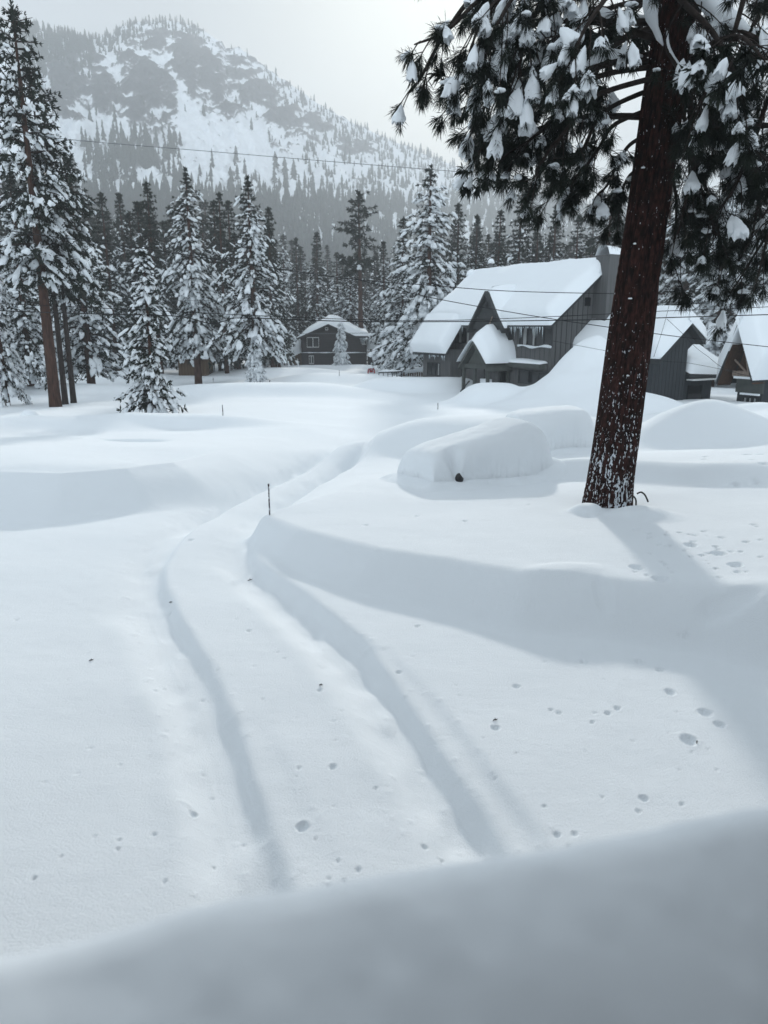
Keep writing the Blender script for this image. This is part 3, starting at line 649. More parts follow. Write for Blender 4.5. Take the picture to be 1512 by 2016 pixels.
    def branch(pts, r0, ntw=14, tlen=(.45, .95), bells=.15, pats=.28, start=.22, ridge_snow=0, wdt=None, world=False, nn=100, clumpy=.85):
        P = smooth_line(np.array(pts if world else [loc(*q) for q in pts]), 7); n = len(P)
        wood, ned, snw = MB(), MB(), MB()
        rr = r0*(1-np.linspace(0, 1, n))**.7+.010; wood.tube(P, rr, 7)
        T = np.gradient(P, axis=0); T /= np.linalg.norm(T, axis=1, keepdims=True)+1e-9
        if ridge_snow:
            m0 = int(n*ridge_snow[0]); m1 = max(m0+4, int(n*ridge_snow[1]))
            Q = P[m0:m1]+np.array([0, 0, 1])[None]*(rr[m0:m1, None]*.9+.02); w_ = np.sin(np.linspace(.12, np.pi-.1, len(Q)))**.6*ridge_snow[2]*(1+.25*rs.normal(size=len(Q))*.4)
            snw.tube(Q, np.abs(w_)+.01, 10)
        if not world: ntw = max(6, int(ntw*.82))
        for q in range(ntw):
            f = start+(1-start)*((q+rs.random()*.7)/ntw); i = min(int(f*(n-1)), n-2); p = P[i]; t = T[i]
            sd = unit(np.cross(t, [0, 0, 1]))*(1 if q % 2 else -1); L = rs.uniform(*tlen)*(1.1-.35*f)
            d0 = unit(t*rs.uniform(.4, 1.0)+sd*rs.uniform(.3, 1.1)+np.array([0, 0, rs.uniform(-.55, .35)]))
            sag = rs.uniform(.25, .9); s = np.linspace(0, 1, 6); hook = rs.uniform(0, .35)
            C = p[None]+d0[None]*(L*s)[:, None]+np.array([0, 0, -1])[None]*(L*sag*s**1.8-L*hook*np.clip(s-.7, 0, 1)*1.2)[:, None]
            C = C+sd[None]*(np.sin(s*3+q)*.05)[:, None]
            wood.tube(C, np.linspace(.013, .006, 6), 5)
            ends = [(C[-1], C[-1]-C[-2], 1.0)]
            if rs.random() < .75*clumpy:
                k = rs.integers(2, 4); e = unit((C[k]-C[k-1])/(L/5)+rs.normal(size=3)*.6); tipp = C[k]+e*rs.uniform(.16, .34); wood.tube([C[k], (C[k]+tipp)/2+rs.normal(size=3)*.015, tipp], [.008, .007, .005], 4); ends.append((tipp, e, .9))
            if rs.random() < .45*clumpy:
                k = 4; e = unit((C[k]-C[k-1])/(L/5)+rs.normal(size=3)*.7); tipp = C[k]+e*rs.uniform(.14, .28); wood.tube([C[k], tipp], [.007, .005], 4); ends.append((tipp, e, .9))
            for (tp, td, sc_) in ends:
                u_ = rs.random(); cap = u_ < bells
                needles(ned, tp+(np.array([0, 0, -.16]) if cap else 0), unit(td+(np.array([0, 0, -1.2])*np.linalg.norm(td) if cap else 0)), rs.uniform(.19, .28)*sc_*(.75 if cap else 1), int(nn*rs.uniform(.9, 1.3)*(.6 if cap else 1)), wdt or .0052)
                if cap: bell(snw, tp-unit(td)*.06+np.array([0, 0, .10]), unit(td), rs.uniform(.26, .46), rs.uniform(.07, .125))
                elif u_ < bells+pats*.75:
                    if rs.random() < .6: bell(snw, tp-unit(td)*.08+np.array([0, 0, .05]), unit(td), rs.uniform(.14, .24), rs.uniform(.05, .085))
                    else: pat(snw, tp+np.array([0, 0, .05])-unit(td)*.03, rs.uniform(.06, .12))
        o = wood.build('branch', M_TWIG, root, True); ned.build('needles', M_NEEDLE_NEAR, o)
        if snw.n: snw.build('snow_clumps', M_SNOWN, o, True)
    # (pixel u, v, metres behind the trunk) from trunk to tip
    BR = [
     ([(1330, -120, 0), (1120, -100, -.5), (960, -30, -.8), (880, 60, -.9), (830, 150, -1.0), (808, 182, -1.0)], .045, dict(ntw=12, bells=.25, tlen=(.3, .6))),
     ([(1327, -90, 0), (1100, -60, -.9), (960, -10, -1.3), (880, 60, -1.5), (815, 88, -1.5)], .04, dict(ntw=12, bells=.2, tlen=(.25, .5))),
     ([(1323, -60, 0), (1130, -50, -1.2), (1010, -20, -1.9), (955, 30, -2.1), (925, 100, -2.2)], .045, dict(ntw=22, bells=.5)),
     ([(1333, -150, 0), (1150, -120, -1.0), (1060, -60, -1.8), (1000, 10, -2.2), (960, 90, -2.3)], .045, dict(ntw=22, bells=.5)),
     ([(1321, -40, 0), (1160, -50, -1.0), (1080, -10, -1.7), (1040, 60, -2.0), (1020, 150, -2.1)], .04, dict(ntw=22, bells=.55)),
     ([(1319, -20, 0), (1170, -20, -.6), (1100, 20, -.9), (1050, 70, -1.1), (1000, 130, -1.2), (940, 165, -1.2), (910, 175, -1.2)], .04, dict(ntw=20, bells=.15)),
     ([(1311, 45, 0), (1200, 40, -.5), (1150, 25, -.9), (1110, 60, -1.2), (1090, 130, -1.4)], .055, dict(ntw=14, bells=.35, ridge_snow=(.12, .45, .075))),
     ([(1303, 125, .1), (1200, 118, -.15), (1150, 140, -.4), (1090, 180, -.6), (1020, 220, -.7), (965, 255, -.7)], .055, dict(ntw=20, bells=.08, ridge_snow=(.10, .42, .085))),
     ([(1310, 60, .3), (1150, 90, .5), (1060, 130, .6), (990, 170, .6), (950, 215, .5), (935, 245, .4)], .04, dict(ntw=24, bells=.08)),
     ([(1305, 100, .3), (1160, 140, .9), (1090, 190, 1.2), (1030, 225, 1.2), (990, 275, 1.1)], .04, dict(ntw=24, bells=.05)),
     ([(1302, 130, .0), (1180, 150, -.2), (1120, 200, -.4), (1080, 245, -.4), (1030, 285, -.4), (1010, 295, -.4)], .04, dict(ntw=20, bells=.05)),
     ([(1300, 150, -.2), (1170, 190, -.7), (1120, 250, -1.0), (1085, 290, -1.1), (1060, 330, -1.1)], .038, dict(ntw=17, bells=.06)),
     ([(1297, 170, .2), (1190, 220, .3), (1150, 290, .4), (1120, 330, .4), (1095, 365, .3)], .036, dict(ntw=16, bells=.05)),
     ([(1293, 210, .2), (1210, 245, .0), (1180, 290, -.2), (1155, 325, -.2), (1130, 350, -.2)], .034, dict(tlen=(.3, .55), ntw=14, bells=.04)),
     ([(1287, 260, .3), (1240, 285, .3), (1215, 325, .3), (1195, 365, .2), (1175, 385, .1)], .030, dict(tlen=(.3, .55), ntw=11, bells=.03)),
     ([(1281, 320, .3), (1240, 345, .6), (1222, 385, .7), (1210, 415, .7)], .026, dict(tlen=(.3, .55), ntw=7, bells=.02)),
     ([(1318, -10, .2), (1190, 20, 1.2), (1120, 70, 1.9), (1060, 130, 2.2), (1010, 180, 2.3)], .04, dict(ntw=24, bells=.1)),
     ([(1312, 40, .2), (1210, 90, 1.0), (1170, 150, 1.6), (1130, 220, 1.9), (1100, 280, 2.0)], .04, dict(ntw=20, bells=.05)),
     ([(1325, -80, -.2), (1230, -60, -1.3), (1190, 0, -2.2), (1150, 60, -2.7), (1130, 110, -2.8)], .045, dict(ntw=16, bells=.4)),
     # right side
     ([(1331, -60, 0), (1360, -40, -.5), (1400, 20, -.8), (1460, 60, -1.0), (1560, 110, -1.0)], .085, dict(ntw=18, bells=.25, ridge_snow=(.25, .8, .15))),
     ([(1327, -20, -.2), (1350, 10, -1.2), (1400, 60, -1.8), (1440, 130, -2.1), (1470, 220, -2.2)], .05, dict(ntw=22, bells=.15)),
     ([(1322, 20, .2), (1350, 60, .2), (1400, 140, .3), (1450, 230, .3), (1500, 310, .3)], .045, dict(ntw=24, bells=.10)),
     ([(1318, 60, .2), (1340, 110, .8), (1380, 190, 1.2), (1420, 290, 1.3), (1460, 380, 1.3)], .04, dict(ntw=24, bells=.08)),
     ([(1335, -130, -.1), (1355, -60, -.1), (1358, 100, -.1), (1360, 250, -.1), (1366, 330, -.1), (1392, 405, -.2), (1410, 470, -.2)], .062, dict(ntw=16, bells=.06, start=.45)),
     ([(1307, 120, .2), (1320, 170, .0), (1350, 240, -.2), (1370, 320, -.2), (1350, 400, -.2), (1335, 460, -.2)], .032, dict(ntw=18, bells=.05)),
     ([(1314, 60, -.3), (1320, 110, -.7), (1380, 190, -.9), (1430, 240, -.9), (1480, 290, -.9), (1530, 330, -.9)], .032, dict(ntw=20, bells=.07, ridge_snow=(.08, .7, .018))),
     ([(1600, -60, -.3), (1560, 60, -.3), (1520, 170, -.3), (1480, 290, -.3), (1440, 380, -.4), (1390, 440, -.5)], .045, dict(ntw=24, bells=.08, start=.1)),
     ([(1640, 20, .6), (1590, 130, .6), (1540, 250, .5), (1500, 370, .4), (1480, 470, .3)], .045, dict(ntw=26, bells=.08, start=.1)),
     ([(1560, -80, .9), (1500, 20, .9), (1450, 120, .9), (1420, 230, .9), (1410, 330, .8)], .045, dict(ntw=26, bells=.08, start=.05)),
     ([(1660, 120, -.4), (1600, 230, -.4), (1560, 340, -.4), (1520, 430, -.5), (1500, 520, -.5)], .04, dict(ntw=22, bells=.06, start=.1)),
     ([(1300, 180, .4), (1330, 240, .7), (1370, 320, .8), (1400, 400, .8), (1420, 480, .7), (1430, 530, .6)], .034, dict(ntw=20, bells=.04)),
     ([(1295, 230, .4), (1310, 300, .6), (1330, 380, .7), (1330, 450, .7), (1320, 510, .6)], .030, dict(ntw=14, bells=.03)),
     ([(1640, 220, .6), (1580, 330, .7), (1530, 430, .7), (1480, 510, .7), (1450, 560, .7)], .034, dict(ntw=18, bells=.03, start=.1)),
     ([(1500, -90, -1.4), (1470, -20, -1.6), (1440, 80, -1.7), (1400, 160, -1.8), (1370, 230, -1.8)], .04, dict(ntw=20, bells=.2, start=.1)),
     # boughs above the picture
     ([(1350, -300, 0), (1120, -330, -.5), (980, -280, -.9), (860, -180, -1.0)], .06, dict(ntw=18, bells=.3)),
     ([(1352, -320, 0), (1400, -330, -.4), (1520, -280, -.6), (1640, -180, -.8)], .06, dict(ntw=18, bells=.3)),
     ([(1353, -330, 0), (1180, -330, 1.0), (1100, -270, 2.0), (1020, -180, 2.6)], .06, dict(ntw=16, bells=.2)),
    ]
    for pts, r0, kw in BR: branch(pts, r0, **kw)
    for q in range(34):
        z0 = 6.6+q*.38; a = q*2.4; L = (3.9-.13*q*.7)*rs.uniform(.8, 1.1); x0 = .060*z0; c, d = math.cos(a), math.sin(a)
        branch([(x0, 0, z0), (x0+c*L*.4, d*L*.4, z0+.25), (x0+c*L*.75, d*L*.75, z0+.1), (x0+c*L, d*L, z0-.45)], .055, world=True, ntw=13, bells=.2, nn=34, wdt=.02)
    # snow smear running down the trunk
    sm = MB(); Q = [at_y(u, v, Y0-.42)-base for u, v in [(1280, -30), (1281, 10), (1283, 35), (1290, 55), (1298, 75), (1306, 90)]]
    sm.tube(Q, [.10, .13, .10, .055, .05, .01], 9); sm.build('snow_streak', M_SNOWN, root, True)
    # low stub twigs on the trunk (knots) and snow collar
    kn = MB(); 
    for u, v in [(1266, 330), (1250, 480), (1240, 588), (1236, 740)]:
        p = at_y(u, v, Y0-.40)-base; pat(kn, p, .035)
    kn.build('bark_snow', M_SNOWN, root, True)
    return base, Y0
PINE, PY = near_pine()
# bent black rods at the foot of the pine
def rods():
    mb = MB(); Y = PY-.25
    for pts in ([(1238, 972), (1248, 978), (1252, 985), (1252, 996)], [(1254, 972), (1262, 969), (1270, 975), (1276, 988)]):
        mb.tube(smooth_line(np.array([at_y(u, v, Y) for u, v in pts]), 6), .017, 8)
    o = mb.build('bent_rod', M_BLACK, smooth=True); tag(o, 'bent black metal rod sticking out of the snow beside the foot of the near pine', 'rod')
rods()
# ------------------------------------------------------------------ buried cars
def snow_shell(name, label, o, D, L, W, hfun, sharp=(9, 5, 5), carve=None):
    D = unit(np.append(D, 0))[:2]; N = np.array([D[1], -D[0]]); ns, nt_ = 240, 140
    s = np.linspace(-.9, L+.9, ns); t = np.linspace(-W-.9, W+.9, nt_); S, T = np.meshgrid(s, t, indexing='ij')
    X = o[0]+D[0]*S+N[0]*T; Y = o[1]+D[1]*S+N[1]*T; g = gz(X.ravel(), Y.ravel(), False).reshape(S.shape)
    nz = 1+.06*fbm(S*1.3, T*1.3, 51, 3)
    uf = np.clip(-(S-L*.5)/(L*.5)*nz, 0, 9); ub = np.clip((S-L*.5)/(L*.5)*nz, 0, 9); ut = np.abs(T)/W*nz*(1+.035*np.sin(S*4.3+1)+.02*np.sin(S*9.1))
    es = np.clip(1-uf**sharp[0], 0, 1)**.42*np.clip(1-ub**sharp[1], 0, 1)**.5; et = np.clip(1-ut**sharp[2], 0, 1)**.42
    zc = hfun(S)*(.84+.16*np.sqrt(np.clip(1-(T/W)**2, 0, 1)))+.05*fbm(S*1.1, T*1.1, 57, 3); f = es*et
    if carve is not None: f = f*(1-carve(S, T))
    dout = np.hypot(np.clip(ut-1, 0, 9)*W, np.clip(np.maximum(uf, ub)-1, 0, 9)*L*.5)
    top = np.maximum(g, zc*f+g*(1-f))+.16*np.exp(-(dout/.30)**2)*(1-.6*f); z = g+np.maximum(top-g, 0)-.03+.035*sstep(.0, .08, top-g)+fbm(S*2, T*2, 8, 3)*.012
    k = nt_; i = np.arange(ns-1)[:, None]*k; j = np.arange(k-1)[None]; F = np.stack([i+j, i+k+j, i+k+j+1, i+j+1], -1).reshape(-1, 4)
    keep = (top-g).ravel() > .004; F = F[keep[F].any(1)]
    used = np.unique(F); mp = np.full(S.size, -1); mp[used] = np.arange(len(used))
    V = np.stack([X.ravel(), Y.ravel(), z.ravel()], 1)[used]; F = mp[F]
    mean = np.append(o, 0); root = empty(name, label, 'car', (o[0], o[1], float(g.min())))
    mb = MB(); mb.add(V-np.array(root.location)[None], F[:, ::-1]); mb.build('snow_cover', M_SNOWG, root, True)
    return root, D, N
c0 = G(797, 962, .45); ang = R(27); D = np.array([math.cos(ang), math.sin(ang)]); N = np.array([D[1], -D[0]]); org = c0-N*1.0+D*.78
prof = lambda s: np.interp(s, [-.5, 0, .5, 1.2, 2.2, 2.9, 3.3, 4.6], [.98, 1.04, 1.12, 1.27, 1.50, 1.68, 1.73, 1.6])
carve = lambda S, T: .80*np.exp(-((S-.62-.05*np.sin(T*4))/.17)**2)*sstep(.42, .92, T)+.22*np.exp(-((S-.12)/.07)**2)*sstep(.7, 1.0, T)+.25*np.exp(-((S-1.0)/.08)**2)*sstep(.75, 1.0, T)
car, D_, N_ = snow_shell('buried_car', 'smoothly buried car left of the near pine, black mirror showing in a hollow', org, D, 3.45, .95, prof, sharp=(14, 9, 7), carve=carve)
def car_mirror():
    p = org+D*.66+N*1.0; z = at_y(887, 942, p[1])[2]; q = np.array([p[0], p[1], z])-np.array(car.location)
    mb = MB(); V = ICV3*np.array([.10, .10, .13])
    mb.add(V+q[None], ICF3); mb.build('mirror', M_BLACK, car, True)
    sm = MB(); V = ICV3*np.array([.05, .05, .10]); sm.add(V+(q+np.array([.05, -.02, .07]))[None], ICF3); sm.build('mirror_snow', M_SNOW, car, True)
car_mirror()
c1 = G(1000, 905, .3); 
snow_shell('buried_car', 'boxy buried car with square snow top, between the smooth buried car and the near pine', np.array([3.6, 21.6]), np.array([1, .10]), 2.3, 1.0,
           lambda s: np.interp(s, [0, 1.5, 2.4], [1.48, 1.62, 1.66]), sharp=(12, 14, 9))
# ------------------------------------------------------------------ snow on the deck rail in front of the camera
def rail_snow():
    a = at_z(-300, 1945, 3.02); b = at_z(1900, 1528, 3.02); e = (b-a)[:2]; L = np.linalg.norm(e); e = e/L; nrm = np.array([-e[1], e[0]])  # away from the camera
    ns, nt_ = 260, 120; s = np.linspace(0, L, ns); w = np.linspace(-.62, .20, nt_); S, W = np.meshgrid(s, w, indexing='ij')
    edge = .015*fbm(S*1.4, S*0, 5, 2)
    top = 3.03-(.21+.33*np.clip(S/L*1.4-.3, 0, 1))*(np.clip(-W+.05, 0, 1)/.6)**1.7; top = top+.022*fbm(S*3.4, W*3.0, 15, 3)+.004*fbm(S*9, W*9, 17, 3)
    q = np.clip((W-(-.05+edge))/.22, 0, 1); top = top-.34*(1-np.sqrt(np.clip(1-q*q, 0, 1)))
    qb = np.clip((-.50-W)/.12, 0, 1); top = top-.30*(1-np.sqrt(np.clip(1-qb*qb, 0, 1)))
    X = a[0]+e[0]*S+nrm[0]*W; Y = a[1]+e[1]*S+nrm[1]*W
    mb = MB(); k = nt_; i = np.arange(ns-1)[:, None]*k; j = np.arange(k-1)[None]
    mb.add(np.stack([X, Y, top], -1).reshape(-1, 3), np.stack([i+j, i+k+j, i+k+j+1, i+j+1], -1).reshape(-1, 4))
    root = empty('snowy_deck_rail', 'thick blurred ridge of snow across the very bottom of the view', 'deck rail', (a[0], a[1], 0))
    lo = np.array(root.location)
    mb.V = [v-lo[None] for v in mb.V]; mb.build('snow_cap', M_SNOWN, root, True)
    rl = MB(); z0, z1 = 2.50, 2.64
    c = [np.array([a[0]+e[0]*q+nrm[0]*w_, a[1]+e[1]*q+nrm[1]*w_]) for q, w_ in ((0, -.60), (L, -.60), (L, .10), (0, .10))]
    rl.hexa(np.array([[*p, z0] for p in c]+[[*p, z1] for p in c])-lo[None]); rl.build('rail', M_WOOD, root)
rail_snow()
def shade_house():  # unseen wall and eave, added to block sky and darken near snow and rail
    root = empty('added_shade_wall', 'unseen plank wall and eave added behind the deck rail to shade the near snow', 'house', (0, -1.2, 0))
    mb = MB(); mb.hexa(np.array([(x, y, z) for z in (-.3, 11) for x, y in ((-13, -3.0), (18, -2.2), (18, -1.95), (-13, -2.75))])-np.array([0, -1.2, 0])[None]); mb.build('wall', M_BROWN, root)
    mb = MB(); mb.hexa(np.array([(x, y, z) for z in (1.85+EYE, 2.0+EYE) for x, y in ((1.0, -2.4), (8, -2.2), (8, .9), (1.6, .0))])-np.array([0, -1.2, 0])[None]); mb.build('eave', M_BROWN, root)  # unseen eave on the right only, added to shade that end of the rail
shade_house()
# ------------------------------------------------------------------ buildings
def icicles(mb, a, b, n, lmin, lmax, rs):
    a, b = np.asarray(a), np.asarray(b)
    for i in range(n):
        p = a+(b-a)*rs.random(); L = lmin+(lmax-lmin)*rs.random()**2.2; r = .018+.022*rs.random()
        mb.tube([p, p-[0, 0, L*.5], p-[0, 0, L]], [r, r*.6, .002], 5)
def slab(mb, c, up, th, n=26, edge=.35, seed=0, lump=.10, lowlip=0.0):
    """a snow blanket on a quad c (4 corners: eave a, eave b, ridge b, ridge a), rounded at its edges"""
    c = [np.asarray(q, float) for q in c]; up = np.asarray(up, float)
    L1 = np.linalg.norm(c[1]-c[0]); L2 = np.linalg.norm(c[3]-c[0]); nu = max(8, int(L1*5)); nv = max(8, int(L2*6)); nu, nv = min(nu, 90), min(nv, 60)
    u = np.linspace(0, 1, nu); v = np.linspace(0, 1, nv); U, W = np.meshgrid(u, v, indexing='ij')
    P = (1-U)[..., None]*(1-W)[..., None]*c[0]+U[..., None]*(1-W)[..., None]*c[1]+U[..., None]*W[..., None]*c[2]+(1-U)[..., None]*W[..., None]*c[3]
    d = np.minimum(np.minimum(U*L1, (1-U)*L1), W*L2); d2 = np.clip(d/edge, 0, 1); pr = np.sqrt(1-(1-d2)**2)
    t = th*pr*(1+lump*2*fbm(U*L1/2.2, W*L2/2.2, seed, 3))
    T = P+up[None, None]*t[..., None]
    k = nv; i = np.arange(nu-1)[:, None]*k; j = np.arange(k-1)[None]; F = np.stack([i+j, i+k+j, i+k+j+1, i+j+1], -1).reshape(-1, 4)
    mb.add(T.reshape(-1, 3), F); mb.add(P.reshape(-1, 3)-up[None]*.0, F[:, ::-1])
RS = np.random.default_rng(77)
class Frame:     # building frame: s along the front, b into the house, z up
    def __init__(f, o, A, B): f.o = np.append(o, 0); f.A = np.append(A, 0); f.B = np.append(B, 0)
    def p(f, s, b, z): return f.o+f.A*s+f.B*b+np.array([0, 0, z])
    def box(f, mb, s0, s1, b0, b1, z0, z1, m=0):
        P = [f.p(s, b, z) for z in (z0, z1) for s, b in ((s0, b0), (s0, b1), (s1, b1), (s1, b0))]; mb.hexa(np.array(P), m)
    def px(f, u, v, b=0):     # where pixel ray meets the plane b = const -> (s, z)
        q = at_plane(u, v, f.p(0, b, 0), f.B)-f.o; return float(q@f.A), float(q[2])
    def pxs(f, u, v, s=0):    # where it meets the plane s = const -> (b, z)
        q = at_plane(u, v, f.p(s, 0, 0), f.A)-f.o; return float(q@f.B), float(q[2])
A_ = unit([-.534, 1]); B_ = np.array([A_[1], -A_[0]])
def window(root, f, s0, s1, z0, z1, b, n=3, curtain=.3, frame=M_TRIM, sill_snow=False, mname='window'):
    """window in the plane b of frame f, seen from -b"""
    w = MB(); t = .07
    f.box(w, s0, s1, b-.05, b+.02, z0, z0+t); f.box(w, s0, s1, b-.05, b+.02, z1-t, z1)
    for i in range(n+1):
        c = s0+(s1-s0)*i/n; f.box(w, max(s0, c-t/2), min(s1, c+t/2), b-.046, b+.02, z0+t, z1-t)
    o = w.build(mname, frame, root)
    g = MB(); f.box(g, s0+.02, s1-.02, b-.012, b+.008, z0+.02, z1-.02); g.build('pane', M_GLASS, o)
    if curtain:
        for i in range(n):
            if RS.random() < .75:
                c = MB(); a0 = s0+(s1-s0)*i/n+.08; a1 = a0+(s1-s0)/n*RS.uniform(.2, .4); f.box(c, a0, a1, b-.024, b-.016, z0+.08, z1-.09); c.build('curtain', M_CURT, o)
    if sill_snow:
        c = MB(); P = [f.p(s0+(s1-s0)*q, b-.10, z0+.02+.05*math.sin(q*9)) for q in np.linspace(0, 1, 12)]; c.tube(P, np.abs(np.array([.05+.03*math.sin(q*13) for q in np.linspace(0, 1, 12)]))+.02, 8); c.build('sill_snow', M_SNOW, o, True)
    return o
def rebase(objs, root):   # children were built in world coordinates: shift them under the root
    pass
def house_root(name, label, cat, f, s, b):
    p = f.p(s, b, 0); p[2] = g1(p[0], p[1]); return empty(name, label, cat, (0, 0, 0)), p
def finish(root, p):       # put the empty at the building's base, keep children where they are
    root.location = tuple(float(q) for q in p)
    for ch in root.children: ch.matrix_parent_inverse = Matrix.Translation((-root.location[0], -root.location[1], -root.location[2]))
def lodge():
    o = np.array(at_y(1089, 640, 46.0)[:2]); f = Frame(o, A_, B_)
    root, base = house_root('grey_lodge', 'large dark grey two-storey lodge with steep snow-buried roof, icicles and peaked porch', 'lodge', f, 5, 0)
    ez = 4.02; rz = 7.05; rb = 3.15; Ls = 13.3; eb = -.62; sl = (rz-ez)/(rb-eb)
    w = MB(); zb = -1.6
    f.box(w, 0, Ls-.3, 0, 6.2, zb, ez+.3)                          # main body
    for s in (0, Ls-.55):                                          # gable ends
        w.prism([f.p(s+.002, 0.01, ez+.28), f.p(s+.002, 6.19, ez+.28), f.p(s+.002, rb, rz-.1)], f.A*.25)
    zl = f.px(1083, 718, -.25)[1]
    f.box(w, .3, 8.9, -.25, .0, zb, zl-.02)                        # lower storey set forward
    f.box(w, 9.3, Ls-.25, -1.25, .0, zb, 2.3)                      # low left bay
    w.build('wall', M_SIDE, root)
    # board seams on the side wall
    bd = MB()
    for q in np.arange(.25, 6.1, .4):
        zt = min(ez+.2+(q/rb)*(rz-ez-.2) if q < rb else 99, ez+.2+((6.2-q)/rb)*(rz-ez-.2)) if True else 0
        f.box(bd, -.022, -.002, q, q+.05, zb, max(ez, zt)-.25)
    for s in np.arange(.2, 13, .45): f.box(bd, s, s+.035, -.012, -.002, zl+.05, ez-.05)
    bd.build('batten', M_TRIM, root)
    # roof
    r = MB()
    def rp(s, b, z=0): return f.p(s, b, ez+(b-eb)*sl+z)
    for s0, s1 in ((-.55, Ls+.2),):
        P = np.array([rp(s0, eb), rp(s0, rb), rp(s1, rb), rp(s1, eb)]); r.hexa(np.vstack([P-[0, 0, .22], P]))
        q = rb+(rb-eb); P = np.array([f.p(s0, rb, rz), f.p(s0, q, ez), f.p(s1, q, ez), f.p(s1, rb, rz)]); r.hexa(np.vstack([P-[0, 0, .22], P]))
    lz, lb = 2.05, -1.85
    P = np.array([f.p(9.0, lb, lz), f.p(9.0, eb, ez+.02), f.p(Ls+.25, eb, ez+.02), f.p(Ls+.25, lb, lz)]); r.hexa(np.vstack([P-[0, 0, .2], P]))
    ro = r.build('roof', M_TRIM, root)
    sn = MB(); upv = unit(f.B*-sl+np.array([0, 0, 1])*1.0); th = .82
    slab(sn, [rp(-.62, eb-.05, .01), rp(Ls+.25, eb-.05, .01), rp(Ls+.25, rb+.35, .01), rp(-.62, rb+.35, .01)], unit(upv+np.array([0, 0, .5])), th, edge=.75, seed=3)
    q = rb+(rb-eb); slab(sn, [f.p(Ls+.25, q, ez), f.p(-.62, q, ez), f.p(-.62, rb-.3, rz+.02), f.p(Ls+.25, rb-.3, rz+.02)], unit(f.B*sl+np.array([0, 0, 1.2])), th*.9, edge=.5, seed=4)
    slab(sn, [f.p(8.95, lb-.05, lz), f.p(Ls+.3, lb-.05, lz), f.p(Ls+.3, eb+.3, ez+.35), f.p(8.95, eb+.3, ez+.35)], unit(f.B*-1.2+np.array([0, 0, 1])), .75, edge=.5, seed=5)
    # windward ridge of drifted snow on the roof face
    sn.tube(smooth_line(np.array([rp(9.4, 1.35, .50), rp(7.8, 1.75, .62), rp(6.6, 2.05, .64), rp(5.6, 2.35, .55)]), 6), np.concatenate([np.linspace(.05, .16, 9), np.linspace(.16, .03, 10)]), 8)
    sn.build('roof_snow', M_SNOWN, root, True)
    for ic_a, ic_b, ic_n, ic_l in ((f.p(.1, eb, ez-.12), f.p(5.0, eb, ez-.12), 60, .75), (f.p(8.7, eb, ez-.12), f.p(10.5, eb, ez-.12), 18, .55), (f.p(9.1, lb, lz-.15), f.p(Ls, lb, lz-.15), 22, .5)):
        for q in range(ic_n): ic = MB(); icicles(ic, ic_a, ic_b, 1, .10, ic_l, RS); ic.build('icicle', M_ICE, root, True)
    if 0: ic = MB(); icicles(ic, f.p(.1, eb, ez-.12), f.p(5.0, eb, ez-.12), 95, .10, .75, RS); icicles(ic, f.p(8.7, eb, ez-.12), f.p(10.5, eb, ez-.12), 40, .1, .55, RS); icicles(ic, f.p(9.1, lb, lz-.15), f.p(Ls, lb, lz-.15), 60, .1, .5, RS)
    # ledge between the storeys, with snow
    l = MB(); f.box(l, .25, 4.2, -.62, -.25, zl-.30, zl); l.build('ledge', M_TRIMG, root); l = MB(); f.box(l, 8.1, 9.3, -.62, -.02, zl-.16, zl+.02); l.build('ledge', M_TRIMG, root)
    ls = MB(); slab(ls, [f.p(.3, -.62, zl+.005), f.p(4.3, -.62, zl+.005), f.p(4.3, .0, zl+.06), f.p(.3, .0, zl+.06)], (0, 0, 1), .16, edge=.3, seed=8, lump=.4)
    slab(ls, [f.p(8.0, -.62, zl+.03), f.p(9.35, -.62, zl+.03), f.p(9.35, -.0, zl+.2), f.p(8.0, 0, zl+.2)], (0, 0, 1), .25, edge=.3, seed=9); ls.build('ledge_snow', M_SNOWN, root, True)
    # windows by pixel corners on their wall planes
    def win(u0, v0, u1, v1, b, n, **k):
        sa, za = f.px(u0, v0, b); sb, zb_ = f.px(u1, v1, b); window(root, f, min(sa, sb), max(sa, sb), min(za, zb_), max(za, zb_), b, n, **k)
    win(1024, 642, 1087, 684, -.01, 4, sill_snow=True); win(896, 643, 925, 677, -.01, 2)
    win(1022, 727, 1080, 760, -.26, 3); win(896, 716, 914, 746, -.26, 2, sill_snow=True); win(842, 712, 866, 741, -1.26, 3)
    v = MB(); bb, zz = f.pxs(1157, 594, -.03); f.box(v, -.05, -.004, bb-.22, bb+.22, zz-.25, zz+.25); v.build('attic_vent', M_GLASS, root)
    # chimneys
    c = MB(); f.box(c, -1.15, -.03, 3.05, 4.2, zb, rz+1.05); c.build('chimney', M_SIDE, root)
    cs = MB(); slab(cs, [f.p(-1.2, 3.0, rz+1.05), f.p(0, 3.0, rz+1.05), f.p(0, 4.25, rz+1.05), f.p(-1.2, 4.25, rz+1.05)][::-1], (0, 0, 1), .5, edge=.4, seed=12); cs.build('chimney_snow', M_SNOWN, root, True)
    c = MB(); f.box(c, 12.7, 13.3, 2.6, 3.2, rz-1, rz+.55); p = f.p(11.5, 3.6, rz-.5); c.tube([p, p+[0, 0, 1.9]], .15, 10, 0); c.build('chimney', M_STEEL, root)
    cs = MB()
    for q, s_, h in ((f.p(13.0, 2.9, rz+.56), .42, .5), (p+[0, 0, 1.9], .26, .35)):
        cs.add(ICV3*np.array([s_, s_, h])*np.where(ICV3[:, 2:3] < 0, .3, 1)+q[None], ICF3)
    cs.build('chimney_snow', M_SNOWN, root, True)
    # dormer
    b = -.70; a = f.px(962, 573, b); lf = f.px(928, 646, b); rf = f.px(995, 646, b); hw = (lf[0]-rf[0])/2; cs_ = (lf[0]+rf[0])/2; zt = a[1]; ze = (lf[1]+rf[1])/2
